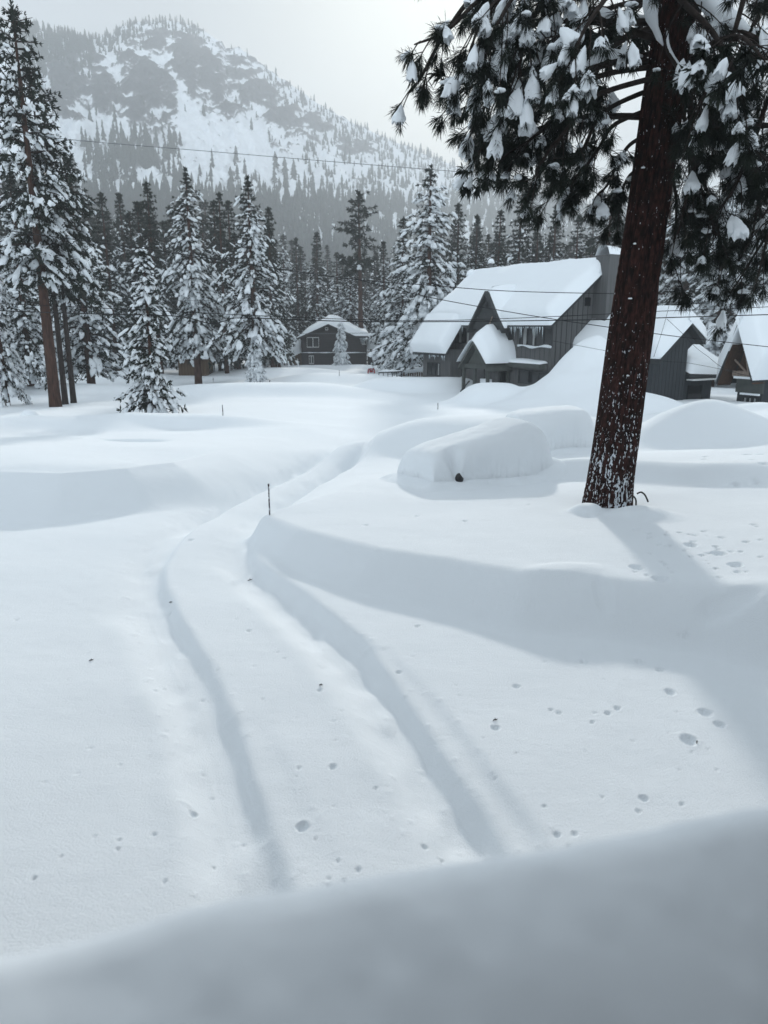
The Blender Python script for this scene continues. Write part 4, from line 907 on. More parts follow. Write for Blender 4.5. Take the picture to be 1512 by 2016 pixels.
    d = MB()
    for sgn in (-1, 1):
        P0, P1 = (cs_, zt), (cs_+sgn*(hw+.05), ze-.05)
        bz = eb+(P0[1]-ez)/sl
        q = [f.p(P0[0], b-.35, P0[1]), f.p(P0[0], bz, P0[1]), f.p(P1[0], eb+.05, P1[1]), f.p(P1[0], b-.35, P1[1])]
        if sgn < 0: q = q[::-1]
        q = np.array(q); d.hexa(np.vstack([q-[0, 0, .26], q]))
    dsn = MB()
    slab(dsn, [f.p(cs_+hw+.05, b-.12, ze), f.p(cs_+hw+.05, eb+.7, ze+.05), f.p(cs_-.12, bz+.5, zt+.05), f.p(cs_-.12, b-.12, zt)], unit(f.A*.8+np.array([0, 0, 1])), .50, edge=.45, seed=71)
    slab(dsn, [f.p(cs_-hw-.05, eb+.7, ze+.05), f.p(cs_-hw-.05, b-.12, ze), f.p(cs_+.12, b-.12, zt), f.p(cs_+.12, bz+.5, zt+.05)], unit(f.A*-.8+np.array([0, 0, 1])), .50, edge=.45, seed=72)
    d.prism([f.p(cs_-hw+.22, b-.10, ze-.1), f.p(cs_+hw-.22, b-.10, ze-.1), f.p(cs_, b-.10, zt-.35)], f.B*.3)
    f.box(d, cs_-.06, cs_+.06, b-.2, b-.1, zt-1.0, zt-.25)
    f.box(d, cs_-hw*.7, cs_+hw*.7, b+.2, b+.35, ze-.05, ze+.1)
    do = d.build('dormer', M_TRIM, root); dsn.build('dormer_snow', M_SNOWN, do, True)
    st = MB(); st.tube([f.p(cs_-.35, b-.2, ze+.1), f.p(cs_-.75, b-.2, ze+.75)], .04, 6); st.build('brace', M_WOODL, do)
    wd = window(do, f, cs_-hw*.62, cs_+hw*.55, ze-1.3, ze-.1, b+.3, 2, curtain=0)
    sw = MB(); f.box(sw, cs_-hw+.1, cs_+hw-.1, b+.36, .0, ze-1.9, ze+.05); sw.build('dormer_wall', M_TRIM, do)
    # porch
    bp = -2.3; a = f.px(930, 670, bp); lf = f.px(903, 720, bp); rf = f.px(957, 724, bp); cs_ = (lf[0]+rf[0])/2; hw = (lf[0]-rf[0])/2+.05; zt = a[1]; ze = (lf[1]+rf[1])/2
    pr = MB()
    for sgn in (-1, 1):
        q = [f.p(cs_, bp, zt), f.p(cs_, -.2, zt), f.p(cs_+sgn*hw, -.2, ze), f.p(cs_+sgn*hw, bp, ze)]
        if sgn < 0: q = q[::-1]
        q = np.array(q); pr.hexa(np.vstack([q-[0, 0, .24], q]))
    pr.prism([f.p(cs_-hw*.62, bp+.35, ze+.15), f.p(cs_+hw*.62, bp+.35, ze+.15), f.p(cs_, bp+.35, zt-.45)], f.B*.08)
    f.box(pr, cs_-hw+.1, cs_+hw-.1, bp+.25, bp+.5, ze-.12, ze+.15)
    po = pr.build('porch', M_TRIMG, root)
    ps = MB()
    # two thick rounded snow faces meeting over the ridge
    ts = np.linspace(-1, 1, 37); bs = np.linspace(bp-.12, .15, 30); TT, BB = np.meshgrid(ts, bs, indexing='ij')
    rise = np.interp(BB, [bp, bp+.4, bp+1.1, 0], [.05, .55, 1.0, 1.15]); edge = np.sqrt(np.clip(1-np.clip((np.abs(TT)-.72)/.28, 0, 1)**2, 0, 1))
    zr = zt-(np.sqrt(TT**2+.03)-.17)*(zt-ze); top = zr+rise*(.15+.85*edge)*(1-.25*TT**2)
    SS = cs_+TT*(hw+.06+.22*edge*sstep(.3, 1, np.abs(TT))*0); X = f.o[None, None]+f.A*SS[..., None]+f.B*BB[..., None]; X = X+np.array([0, 0, 1])*np.maximum(top, zr)[..., None]
    k = len(bs); i = np.arange(len(ts)-1)[:, None]*k; j = np.arange(k-1)[None]; F = np.stack([i+j, i+k+j, i+k+j+1, i+j+1], -1).reshape(-1, 4); ps.add(X.reshape(-1, 3), F)
    X2 = f.o[None, None]+f.A*SS[..., None]+f.B*BB[..., None]+np.array([0, 0, 1])*(zr+.005)[..., None]; ps.add(X2.reshape(-1, 3), F[:, ::-1])
    for bb in (0, k-1):
        e0 = X[:, bb]; e1 = X2[:, bb]; V = np.vstack([e0, e1]); n = len(e0); ps.add(V, [[q, q+1, n+q+1, n+q] for q in range(n-1)])
    for tt in (0, len(ts)-1):
        e0 = X[tt]; e1 = X2[tt]; V = np.vstack([e0, e1]); n = len(e0); ps.add(V, [[q, q+1, n+q+1, n+q] for q in range(n-1)])
    ps.build('porch_snow', M_SNOWN, po, True)
    # snow piled on the right of the porch roof against the dormer wall
    for s_, bb in ((cs_+hw-.25, bp+.3), (cs_-hw+.25, bp+.3), (cs_+.15, bp+.35), (cs_-hw+.25, -.4)):
        pt = MB(); f.box(pt, s_-.09, s_+.09, bb-.09, bb+.09, zb, ze-.05); pt.build('post', M_TRIMG, po)
    dr = MB(); f.box(dr, cs_-hw+.35, cs_+.05, bp+1.1, bp+1.2, zb, ze-.1); dr.build('door', M_SIDE, po)
    dk = MB(); f.box(dk, cs_-hw+.3, cs_+hw-.3, -.4, -.3, zb, ze-.1); dk.build('dark_entry', M_GLASS, po)
    rl = MB(); rl.tube([f.p(cs_+hw-.5, bp-.1, -.35), f.p(cs_+.4, bp+.1, .4)], .05, 6); rl.build('handrail', M_TRIM, po)
    sb = MB(); f.box(sb, cs_-.75, cs_+.1, bp+.75, bp+1.1, zb, .55); sb.build('entry_snow', M_SNOWN, po)
    finish(root, base); return f
LF = lodge()
def annex():
    s0 = -6.2; f = Frame(LF.p(s0, 0, 0)[:2], A_, B_)
    # gable wall plane faces -A, ridge runs along A
    ap = f.pxs(1346, 630); lf = f.pxs(1284, 706); rf = f.pxs(1373, 668); bl = f.pxs(1275, 780); br = f.pxs(1345, 783)
    root, base = house_root('garage_wing', 'low charcoal garage wing with a peaked gable right of the near trunk, under deep snow', 'garage', f, 2, ap[0])
    zb = -1.6; w = MB()
    sl = (ap[1]-lf[1])/(ap[0]-lf[0]); slr = (ap[1]-rf[1])/(rf[0]-ap[0])
    wl, wr = lf[0]+.15, br[0]; zr = ap[1]-(wr-ap[0])*slr if wr > ap[0] else ap[1]
    poly = [f.p(0, wl, zb), f.p(0, wr, zb), f.p(0, wr, rf[1]-.55), f.p(0, rf[0]-.12, rf[1]-.12), f.p(0, ap[0], ap[1]-.12), f.p(0, wl, ap[1]-.1-(ap[0]-wl)*sl)]
    w.prism(poly, f.A*5.5); w.build('wall', M_SIDED, root)
    bd = MB()
    for b in np.arange(wl+.2, wr-.05, .28):
        zt = ap[1]-.2-(ap[0]-b)*sl if b < ap[0] else ap[1]-.2-(b-ap[0])*slr
        f.box(bd, -.02, -.003, b, b+.03, zb, min(zt, 9)-.15)
    bd.build('batten', M_TRIM, root)
    r = MB(); ov = -.55; d = 6.3
    q = np.array([f.p(ov, lf[0], lf[1]), f.p(ov, ap[0], ap[1]+.02), f.p(d, ap[0], ap[1]+.02), f.p(d, lf[0], lf[1])])[::-1]; r.hexa(np.vstack([q-[0, 0, .28], q]))
    q = np.array([f.p(ov, ap[0], ap[1]), f.p(ov, rf[0]+.05, rf[1]), f.p(d, rf[0]+.05, rf[1]), f.p(d, ap[0], ap[1])])[::-1]; r.hexa(np.vstack([q-[0, 0, .28], q]))
    r.build('roof', M_TRIM, root)
    sn = MB(); lb = lf[0]-3.0; lz = lf[1]-3.0*sl*.9
    slab(sn, [f.p(d+.6, lf[0]-.05, lf[1]), f.p(ov-.05, lf[0]-.05, lf[1]), f.p(ov-.05, ap[0]+.3, ap[1]+.06), f.p(d+.6, ap[0]+.3, ap[1]+.06)], unit(f.B*-.45+np.array([0, 0, 1])), .80, edge=.6, seed=31)
    slab(sn, [f.p(ov-.05, rf[0]+.1, rf[1]), f.p(d, rf[0]+.1, rf[1]), f.p(d, ap[0]-.25, ap[1]+.04), f.p(ov-.05, ap[0]-.25, ap[1]+.04)], unit(f.B*.4+np.array([0, 0, 1])), .75, edge=.6, seed=32)
    sn.build('roof_snow', M_SNOWN, root, True)
    v = MB(); a = f.pxs(1330, 668); f.box(v, -.05, -.004, a[0]-.3, a[0]+.3, a[1]-.3, a[1]+.35); v.build('attic_vent', M_TRIM, root)
    # big catslide of snow sliding off towards the lodge front
    finish(root, base)
    # low linking shed to the right
    root, base = house_root('link_shed', 'low charcoal shed linking the garage wing and the timber-gabled cabin, sagging snow roof', 'shed', f, 2, br[0]+2)
    s1 = .35; a = f.pxs(1346, 742, s1); b = f.pxs(1402, 745, s1); c = f.pxs(1440, 660, 5.0)
    w = MB(); P = [f.p(s1, a[0]+.02, zb), f.p(s1, b[0], zb), f.p(s1, b[0], b[1]+.25), f.p(s1, a[0]+.02, a[1]+.25)]; w.prism(P, f.A*4); w.build('wall', M_SIDED, root)
    dd = MB(); e0 = f.pxs(1354, 760, s1); e1 = f.pxs(1379, 782, s1); f.box(dd, s1-.04, s1-.004, e0[0], e1[0], zb, e0[1]); dd.build('door', M_GLASS, root)
    r = MB(); q = np.array([f.p(s1-.5, a[0]-.1, a[1]+.2), f.p(s1-.5, b[0]+.9, b[1]+.2), f.p(s1+4.5, b[0]+.9, b[1]+2.3), f.p(s1+4.5, a[0]-.1, b[1]+2.3)]); r.hexa(np.vstack([q-[0, 0, .2], q])); r.build('roof', M_TRIM, root)
    sn = MB(); slab(sn, [q[0]+[0, 0, .01], q[1]+[0, 0, .01], q[2], q[3]], (0, 0, 1), .8, edge=.5, seed=35, lump=.2); sn.build('roof_snow', M_SNOWN, root, True)
    lg = MB(); f.box(lg, s1-.75, s1-.3, a[0]-.1, b[0]+.5, a[1]-.18, a[1]-.10); lg.build('ledge', M_WHITE, root)
    finish(root, base)
    # timber-gabled cabin: gable faces -B, ridge runs along B
    o = at_y(1458, 640, 40.5)[:2]; f = Frame(o, A_, B_); ap = f.px(1458, 627); lf = f.px(1413, 748); rf = f.px(1482, 745)
    root, base = house_root('timber_cabin', 'grey cabin with steep brown timber gable and braces at the right edge, deep snow roof', 'cabin', f, 0, 3)
    w = MB(); wb = 1.1; f.box(w, rf[0]+.1, lf[0]-.5, wb, 7, zb, lf[1]+.15); f.box(w, rf[0]-4, rf[0]+.3, 3.2, 7, zb, rf[1]-.2); w.build('wall', M_SIDED, root)
    g = MB(); hs = ap[0]
    g.prism([f.p(rf[0]+.1, wb+.06, lf[1]+.1), f.p(lf[0]-.15, wb+.06, lf[1]+.1), f.p(hs, wb+.06, ap[1]-.3)], f.B*.08); g.build('gable_wall', M_WOOD, root)
    r = MB()
    for e, sg in ((lf, 1), (rf, -1)):
        q = [f.p(hs, -.1, ap[1]), f.p(hs, 8, ap[1]), f.p(e[0], 8, e[1]), f.p(e[0], -.1, e[1])]
        if sg < 0: q = q[::-1]
        q = np.array(q); r.hexa(np.vstack([q-[0, 0, .22], q]))
    ro = r.build('roof', M_TRIM, root)
    so = MB()
    for e, sg in ((lf, 1), (rf, -1)):
        q = [f.p(hs, 0, ap[1]-.26), f.p(hs, 1.1, ap[1]-.26), f.p(e[0], 1.1, e[1]-.25), f.p(e[0], 0, e[1]-.25)]
        if sg < 0: q = q[::-1]
        q = np.array(q); so.hexa(np.vstack([q-[0, 0, .05], q]))
    so.build('soffit', M_WOOD, ro)
    zt = lf[1]+.35; bm = MB(); f.box(bm, rf[0]+.15, lf[0]-.3, .75, 1.0, zt-.15, zt+.15); bm.build('tie_beam', M_WOODL, root)
    for ds, tz in ((.0, 2.6), (-.55, 2.4), (-1.0, 1.5), (.9, 1.2)):
        q = MB(); q.tube([f.p(hs-.35, .7, zt), f.p(hs+ds*.8+.2, .7, zt+tz*.85)], .055, 6); q.build('brace', M_WOODL, root)
    fb = MB(); f.box(fb, rf[0], lf[0]-.5, .9, 1.05, zt-1.0, zt-.22); fb.build('fascia', M_TRIMG, root)
    wl = MB(); f.box(wl, rf[0]+.05, lf[0]-.55, .55, .9, zt-.24, zt-.12); wl.build('ledge_snow', M_SNOWN, root); wl = MB(); f.box(wl, rf[0]+.1, lf[0]-.9, .75, .9, zt-1.1, zt-1.0); wl.build('ledge_snow', M_SNOWN, root)
    window(root, f, rf[0]+.35, lf[0]-.9, zb+.2, zt-1.2, wb-.02, 3, curtain=.2)
    sn = MB()
    slab(sn, [f.p(rf[0]-.05, 8, rf[1]), f.p(rf[0]-.05, -.15, rf[1]), f.p(hs+.25, -.15, ap[1]+.02), f.p(hs+.25, 8, ap[1]+.02)][::-1] if False else [f.p(rf[0]-.1, -.15, rf[1]-.1), f.p(rf[0]-.1, 8, rf[1]-.1), f.p(hs+.2, 8, ap[1]+.02), f.p(hs+.2, -.15, ap[1]+.02)], unit(f.A*-.35+np.array([0, 0, 1])), 1.3, edge=.6, seed=41)
    slab(sn, [f.p(lf[0]+.05, 8, lf[1]), f.p(lf[0]+.05, -.15, lf[1]), f.p(hs-.2, -.15, ap[1]+.02), f.p(hs-.2, 8, ap[1]+.02)], unit(f.A*.2+np.array([0, 0, 1])), 1.25, edge=.6, seed=42)
    sn.build('roof_snow', M_SNOWN, root, True)
    finish(root, base)
annex()
def brown_house():
    Y = 100.0; o = at_y(594, 718, Y)[:2]; f = Frame(o, np.array([1., .05]), np.array([-.05, 1.]))   # s to the right, b away
    f.px = lambda u, v, b=0: (lambda q: (float(q@f.A), float(q[2])))(at_plane(u, v, f.p(0, b, 0), f.B)-f.o)
    P = lambda u, v, b=0: f.px(u, v, b)
    root, base = house_root('brown_house', 'dark brown two-storey house with white windows and snow cap, far beyond the field', 'house', f, 4.5, 0)
    sL, zB = P(594, 722); sR, _ = P(722, 720); _, zE = P(640, 662); sA, zA = P(646, 641); _, zM = P(640, 696); sG, _ = P(690, 660); zB -= 1.5
    w = MB(); w.prism([f.p(sL, 0, zB), f.p(sR, 0, zB), f.p(sR, 0, zE), f.p(sG, 0, zE), f.p(sA, 0, zA), f.p(sL, 0, zE)], f.B*7); w.build('wall', M_BROWN, root)
    bd = MB(); f.box(bd, sL-.05, sR+.05, -.12, -.002, zM-.06, zM+.10); 
    for z in np.arange(zB+1.6, zE, .32): f.box(bd, sL, sR, -.02, -.003, z, z+.03)
    bd.build('band', M_TRIM, root)
    bs = MB(); bs.tube([f.p(sL+(sR-sL)*q, -.08, zM+.12) for q in np.linspace(0, .98, 9)], [.03, .07, .05, .08, .04, .03, .09, .06, .03], 6); bs.build('band_snow', M_SNOWN, root, True)
    r = MB()
    e0 = P(586, 665); e1 = P(729, 664)
    q = [f.p(e0[0], -.6, e0[1]), f.p(sA, -.6, zA+.18), f.p(sA, 7.3, zA+.18), f.p(e0[0], 7.3, e0[1])]; q = np.array(q)[::-1]; r.hexa(np.vstack([q-[0, 0, .2], q]))
    q = [f.p(sA, -.6, zA+.16), f.p(sG+.6, -.6, e1[1]+.15), f.p(sG+.6, 7.3, e1[1]+.15), f.p(sA, 7.3, zA+.16)]; q = np.array(q)[::-1]; r.hexa(np.vstack([q-[0, 0, .2], q]))
    f.box(r, sG+.55, e1[0], -.62, 7.3, e1[1]-.08, e1[1]+.14); r.build('roof', M_TRIM, root)
    sn = MB(); us = np.linspace(0, 1, 60); bs_ = np.linspace(-.7, 7.4, 26); U, BB = np.meshgrid(us, bs_, indexing='ij'); S = e0[0]-.1+(e1[0]-e0[0]+.2)*U
    zr = np.interp(S, [e0[0], sA, sG+.6, e1[0]], [e0[1], zA+.2, e1[1]+.17, e1[1]+.15]); crest = np.interp(U, [0, .12, .38, .55, .75, .93, 1], [.1, .5, .62, 1.15, 1.05, .65, .1])
    eb = np.sqrt(np.clip(1-(1-np.clip((BB+.7)/.7, 0, 1))**2, 0, 1)); top = zr+crest*(eb*.92+.02)*(1+.1*fbm(S, BB, 4, 3))+.9*np.clip(BB/4, 0, 1)*np.sin(U*np.pi)**.6*.6
    V = f.o[None, None]+f.A*S[..., None]+f.B*BB[..., None]; V1 = V+np.array([0, 0, 1])*top[..., None]; V0 = V+np.array([0, 0, 1])*(zr+.01)[..., None]
    k = len(bs_); i = np.arange(59)[:, None]*k; j = np.arange(k-1)[None]; F = np.stack([i+j, i+k+j, i+k+j+1, i+j+1], -1).reshape(-1, 4); sn.add(V1.reshape(-1, 3), F); sn.add(V0.reshape(-1, 3), F[:, ::-1]); sn.build('roof_snow', M_SNOWN, root, True)
    def win(u0, v0, u1, v1, n): a, c = P(u0, v0, -.02), P(u1, v1, -.02); window(root, f, a[0], c[0], c[1], a[1], -.02, n, curtain=0, frame=M_WHITE)
    win(604, 664, 628, 684, 2); win(608, 700, 618, 716, 2); win(640, 644.5, 646, 650, 1); win(712, 662, 721, 678, 2)
    for q in range(14): ic = MB(); icicles(ic, f.p(sG+1.2, -.6, e1[1]-.1), f.p(e1[0], -.6, e1[1]-.1), 1, .3, 1.6, RS); ic.build('icicle', M_ICE, root, True)
    # low lean-tos each side
    for ua, ub, va, vb, wv in ((556, 594, 712, 694, 714), (722, 748, 690, 672, 718)):
        a, c = P(ua, va, 1.5), P(ub, vb, 1.5); lo, hi = (a, c) if ua < 600 else (c, a)
        lt = MB(); wz = min(a[1], c[1]); x0, x1 = min(a[0], c[0]), max(a[0], c[0])
        lt.prism([f.p(x0+.2, 1.5, zB), f.p(x1, 1.5, zB), f.p(x1, 1.5, (hi[1] if ua < 600 else a[1]-.9)), f.p(x0+.2, 1.5, a[1] if ua < 600 else a[1]-.3)], f.B*4)
        l = lt.build('lean_to', M_SHED if ua < 600 else M_BROWN, root)
        s_ = MB(); slab(s_, [f.p(x0-.2, 1.1, a[1]+.05 if ua < 600 else a[1]+.3), f.p(x1+.1, 1.1, c[1]+.05 if ua < 600 else P(748, 690, 1.5)[1]), f.p(x1+.1, 6, c[1]+.9), f.p(x0-.2, 6, a[1]+1.0)], (0, 0, 1), .8, edge=.6, seed=50+ua); s_.build('snow_cap', M_SNOWN, l, True)
    finish(root, base)
brown_house()
def shed():
    Y = 74.0; o = at_y(352, 735, Y)[:2]; f = Frame(o, np.array([1., 0.]), np.array([0., 1.]))
    P = lambda u, v, b=0: (lambda q: (float(q[0]-o[0]), float(q[2])))(at_plane(u, v, f.p(0, b, 0), f.B))
    root, base = house_root('small_shed', 'small tan plank shed with deep snow roof behind the big drooping conifer', 'shed', f, 1.5, 0)
    a, c = P(352, 735), P(404, 711); zb = a[1]-1.0
    w = MB(); f.box(w, a[0], c[0], 0, 3.2, zb, c[1]+.1); w.build('wall', M_SHED, root)
    bd = MB()
    for s in np.arange(a[0], c[0], .3): f.box(bd, s, s+.04, -.02, -.003, zb, c[1])
    bd.build('batten', M_WOOD, root)
    e0, e1 = P(347, 707), P(411, 707); t0, t1 = P(362, 676, 1.6), P(405, 677, 1.6)
    r = MB(); q = np.array([f.p(e0[0], -.5, e0[1]), f.p(e1[0], -.5, e1[1]), f.p(t1[0], 1.6, t1[1]-.6), f.p(t0[0], 1.6, t0[1]-.6)]); r.hexa(np.vstack([q-[0, 0, .18], q]))
    q2 = np.array([q[3], q[2], f.p(e1[0], 3.7, e1[1]), f.p(e0[0], 3.7, e0[1])]); r.hexa(np.vstack([q2-[0, 0, .18], q2])); r.build('roof', M_WOOD, root)
    sn = MB(); slab(sn, [q[0]+[0, 0, .01], q[1]+[0, 0, .01], q[2]+[0, .2, .1], q[3]+[0, .2, .1]], unit([0, -.3, 1]), .6, edge=.4, seed=61); slab(sn, [q2[2]+[0, 0, .01], q2[3]+[0, 0, .01], q2[0]+[0, -.2, .1], q2[1]+[0, -.2, .1]], unit([0, .3, 1]), .6, edge=.4, seed=62); sn.build('roof_snow', M_SNOWN, root, True)
    finish(root, base)
shed()
# ------------------------------------------------------------------ small things
def stakes():
    for (u, vb, vt, lab) in ((531, 1014, 955, 'frosted brown marker stake on the corner of the near snowbank'), (439, 818, 797, 'thin marker stake in the open field right of the young conifer'),
                             (862, 806, 793, 'thin dark marker stake on the mound before the lodge'), (420, 752, 743, 'tiny marker stake far off below the small shed'), (668, 740, 729, 'tiny marker stake before the snow-cloaked conifer of the brown house')):
        p = hit(u, vb); zt = at_y(u, vt, p[1])[2]; r = .015 if vb > 900 else .018+.00012*p[1]
        mb = MB(); mb.tube([(0, 0, -.4), (0, 0, (zt-p[2])*.5), (0, 0, zt-p[2])], r, 8)
        if vb > 900: mb.tube([(0, 0, zt-p[2]-.01), (0, 0, zt-p[2]+.025)], r*1.25, 8)
        o = mb.build('marker_stake', M_STAKE, smooth=False); o.location = tuple(float(q) for q in p); tag(o, lab, 'stake', 'snow marker stakes')
        if vb > 900:
            pass
stakes()
def cables():
    L = [([(-40, 255), (160, 277), (400, 297), (700, 322), (1010, 346), (1240, 360)], 30, .010, M_CABLEG, 'highest thin cable, crossing in front of the mountain'),
         ([(-40, 446), (0, 452), (300, 492), (500, 522), (690, 549), (850, 562), (1000, 573), (1210, 578), (1290, 576), (1560, 555)], 27, .014, M_CABLE, 'sloping cable from the left pines across the lodge roof to the near trunk'),
         ([(700, 549), (800, 575), (890, 594), (1050, 622), (1197, 644), (1283, 656), (1371, 667), (1560, 688)], 26, .014, M_CABLE, 'cable slanting down to the right in front of the lodge dormer and timber gable'),
         ([(-40, 596), (250, 609), (500, 621), (700, 629), (850, 631), (1000, 627), (1200, 618), (1290, 613), (1400, 609), (1560, 602)], 25, .012, M_CABLE, 'upper of the two near level cables across the middle'),
         ([(-40, 610), (150, 617), (320, 621), (370, 626), (415, 637), (450, 630), (480, 626), (700, 633), (900, 633), (1200, 629), (1290, 626), (1560, 618)], 24, .017, M_CABLE, 'lower thick level cable with a sagging loop near the drooping conifer'),
         ([(180, 657), (400, 658), (600, 657), (760, 655)], 60, .018, M_CABLEG, 'faint far cable low across the conifers left of the brown house'),
         ([(190, 589), (400, 592), (600, 592), (720, 594)], 58, .014, M_CABLEG, 'faint far cable between the level cables and the sloping cable'),
         ([(1088, 671), (1190, 690), (1300, 710), (1350, 714), (1420, 727), (1480, 742)], 30, .008, M_CABLE, 'thin slack cable low before the garage wing'),
         ([(1322, 582), (1310, 630), (1298, 670), (1287, 703)], 30, .007, M_CABLE, 'steep thin wire dropping from the level cables to the garage eave'),
         ([(1313, 628), (1345, 658), (1370, 684), (1395, 703), (1420, 722), (1460, 738)], 30, .008, M_CABLE, 'thin wire slanting down to the foot of the timber gable')]
    for pts, Y, r, m, lab in L:
        mb = MB(); P = smooth_line(np.array([at_y(u, v, Y) for u, v in pts]), 8); mb.tube(P, r, 6)
        o = mb.build('overhead_cable', m, smooth=True); tag(o, lab, 'cable', 'overhead cables')
cables()
def bits():
    # red snow blower far off
    p = hit(731, 735); root = empty('snow_blower', 'small red snow machine half buried right of the brown house', 'snow blower', p)
    mb = MB(); w = .55; root.scale = (.62, .62, .62)
    mb.tube(smooth_line(np.array([(-w, 0, -.1), (-w*.95, 0, .45), (-.35, 0, .75), (.35, 0, .75), (w*.95, 0, .45), (w, 0, -.1)]), 4), .13, 8); mb.build('housing', M_RED, root, True)
    mb = MB(); mb.tube([(-.15, .3, .2), (-.1, .2, .5), (.1, .2, .5), (.15, .3, .2)], .22, 8); mb.build('engine', M_RED, root, True)
    mb = MB(); mb.add(ICV3*np.array([.55, .5, .35])*np.where(ICV3[:, 2:3] < 0, .3, 1)+np.array([0, .2, .85])[None], ICF3); mb.build('snow_cap', M_SNOWN, root, True)
    # low dark railing
    p = hit(768, 742); root = empty('low_railing', 'low dark snow-topped railing before the tallest snowy conifer', 'railing', p)
    mb = MB(); mb.tube([(-1.0, 0, .35), (1.0, .2, .42)], .05, 6)
    for q in np.linspace(-.95, .95, 6): mb.tube([(q, .1*(q+1), -.3), (q, .1*(q+1), .36)], .035, 6)
    mb.build('rail', M_TRIM, root)
    mb = MB(); mb.tube([(-1.0, .1, .43), (-.3, .1, .50), (.4, .2, .48), (1.0, .25, .5)], [.05, .1, .08, .05], 8); mb.build('snow_cap', M_SNOWN, root, True)
    # fence left of the lodge
    p = hit(815, 741); root = empty('plank_fence', 'short grey plank fence with thick snow at the left end of the lodge', 'fence', p)
    mb = MB()
    for q in np.arange(-1.3, 1.3, .22): mb.hexa(np.array([(q, q*-.5, -.5), (q, q*-.5+.03, -.5), (q+.18, q*-.5+.03, -.5), (q+.18, q*-.5, -.5), (q, q*-.5, .55), (q, q*-.5+.03, .55), (q+.18, q*-.5+.03, .55), (q+.18, q*-.5, .55)]))
    mb.build('planks', M_SHED, root)
    mb = MB(); mb.tube([(q, q*-.5, .62+.06*math.sin(q*3)) for q in np.linspace(-1.4, 1.4, 9)], [.05, .2, .26, .24, .28, .25, .26, .2, .05], 8); mb.build('snow_cap', M_SNOWN, root, True)
    # snow-capped things under the trees right of the shed
    for u, v, s, lab in ((428, 714, .9, 'rounded snow heap standing under the trees right of the small shed'), (447, 706, .8, 'smaller snow-capped post table under the trees right of the small shed')):
        p = at_y(u, v, 78.0); p[2] = g1(p[0], p[1]); root = empty('snowy_table', lab, 'garden table', p)
        for a in (-.4, .4):
            for b in (-.3, .3): mb = MB(); mb.tube([(a, b, -.2), (a, b, .85)], .05, 6); mb.build('leg', M_TRIM, root)
        mb = MB(); mb.hexa(np.array([(x, y, z) for z in (.85, .95) for x, y in ((-.6, -.45), (.6, -.45), (.6, .45), (-.6, .45))])); mb.build('tabletop', M_TRIM, root)
        mb = MB(); mb.add(ICV3*np.array([.75, .6, s])*np.where(ICV3[:, 2:3] < 0, .12, 1)+np.array([0, 0, .97])[None], ICF3); mb.build('snow_cap', M_SNOWN, root, True)
bits()
def litter():
    rr = random.Random(4)
    for u, v, L, a, lab in ((492, 1143, .16, .5, 'small dark twig at the sharp bend of the right wheel track'), (1372, 1463, .07, 1.2, 'tiny dark twig beside the largest pit in the snow at the right'),
                            (336, 1187, .08, .1, 'small bark bit on the snow right of the left wheel track'), (632, 1350, .07, -.2, 'small dark bark bit left of the right wheel track'), (975, 1419, .09, .4, 'bark bit lying in a pit right of the wheel tracks'), (180, 1301, .09, .3, 'thin twig on the smooth snow left of both wheel tracks')):
        L *= .62; p = hit(u, v); mb = MB(); d = np.array([math.cos(a), math.sin(a), .12]); P = [d*L*(q-.5)+np.array([0, .012*math.sin(q*6), .008+.01*q]) for q in np.linspace(0, 1, 6)]
        mb.tube(P, [.003, .006, .007, .006, .005, .002], 6); mb.tube([P[3], P[3]+np.array([-.3*d[1], .3*d[0], .25])*L], [.004, .002], 5)
        o = mb.build('twig', M_TWIG, smooth=True); o.location = tuple(float(q) for q in p); tag(o, lab, 'twig', 'twigs fallen on the snow')
litter()
# ------------------------------------------------------------------ haze, sky, sun, camera
def haze():
    mb = MB(); x, y0, y1, z0, z1 = 1300, -120, 1620, -20, 460
    mb.hexa(np.array([(a, b, z) for z in (z0, z1) for a, b in ((-x, y0), (x, y0), (x, y1), (-x, y1))]))
    m = bpy.data.materials.new('haze_air'); m.use_nodes = True; nt = m.node_tree
    for n in list(nt.nodes): nt.nodes.remove(n)
    out = nt.nodes.new('ShaderNodeOutputMaterial'); v = nt.nodes.new('ShaderNodeVolumePrincipled')
    v.inputs['Color'].default_value = (.90, .955, 1.0, 1); v.inputs['Density'].default_value = HAZE; v.inputs['Anisotropy'].default_value = .16
    nt.links.new(v.outputs[0], out.inputs['Volume'])
    o = mb.build('haze', m); tag(o, kind='stuff'); o.display_type = 'BOUNDS'
HAZE = .00072
haze()
w = bpy.data.worlds.new('World'); sc.world = w; w.use_nodes = True; nt = w.node_tree; bg = nt.nodes['Background']
sky = nd(nt, 'ShaderNodeTexSky', sky_type='NISHITA'); sky.sun_disc = False; sky.sun_elevation = SUN_EL; sky.sun_rotation = SUN_AZ; sky.altitude = 1900; sky.dust_density = 3
tc = nd(nt, 'ShaderNodeTexCoord'); sd = (math.sin(SUN_AZ)*math.cos(SUN_EL), math.cos(SUN_AZ)*math.cos(SUN_EL), math.sin(SUN_EL))
dt = nd(nt, 'ShaderNodeVectorMath', operation='DOT_PRODUCT'); nt.links.new(tc.outputs['Generated'], dt.inputs[0]); dt.inputs[1].default_value = sd
dp = math_n(nt, 'MAXIMUM', dt.outputs['Value'], 0.0)
g1_ = math_n(nt, 'POWER', dp, 42.0); g2_ = math_n(nt, 'POWER', dp, 9.0)
cn = nd(nt, 'ShaderNodeTexNoise'); cn.inputs['Scale'].default_value = 3.2; cn.inputs['Detail'].default_value = 5; cn.inputs['Roughness'].default_value = .55; nt.links.new(tc.outputs['Generated'], cn.inputs['Vector'])
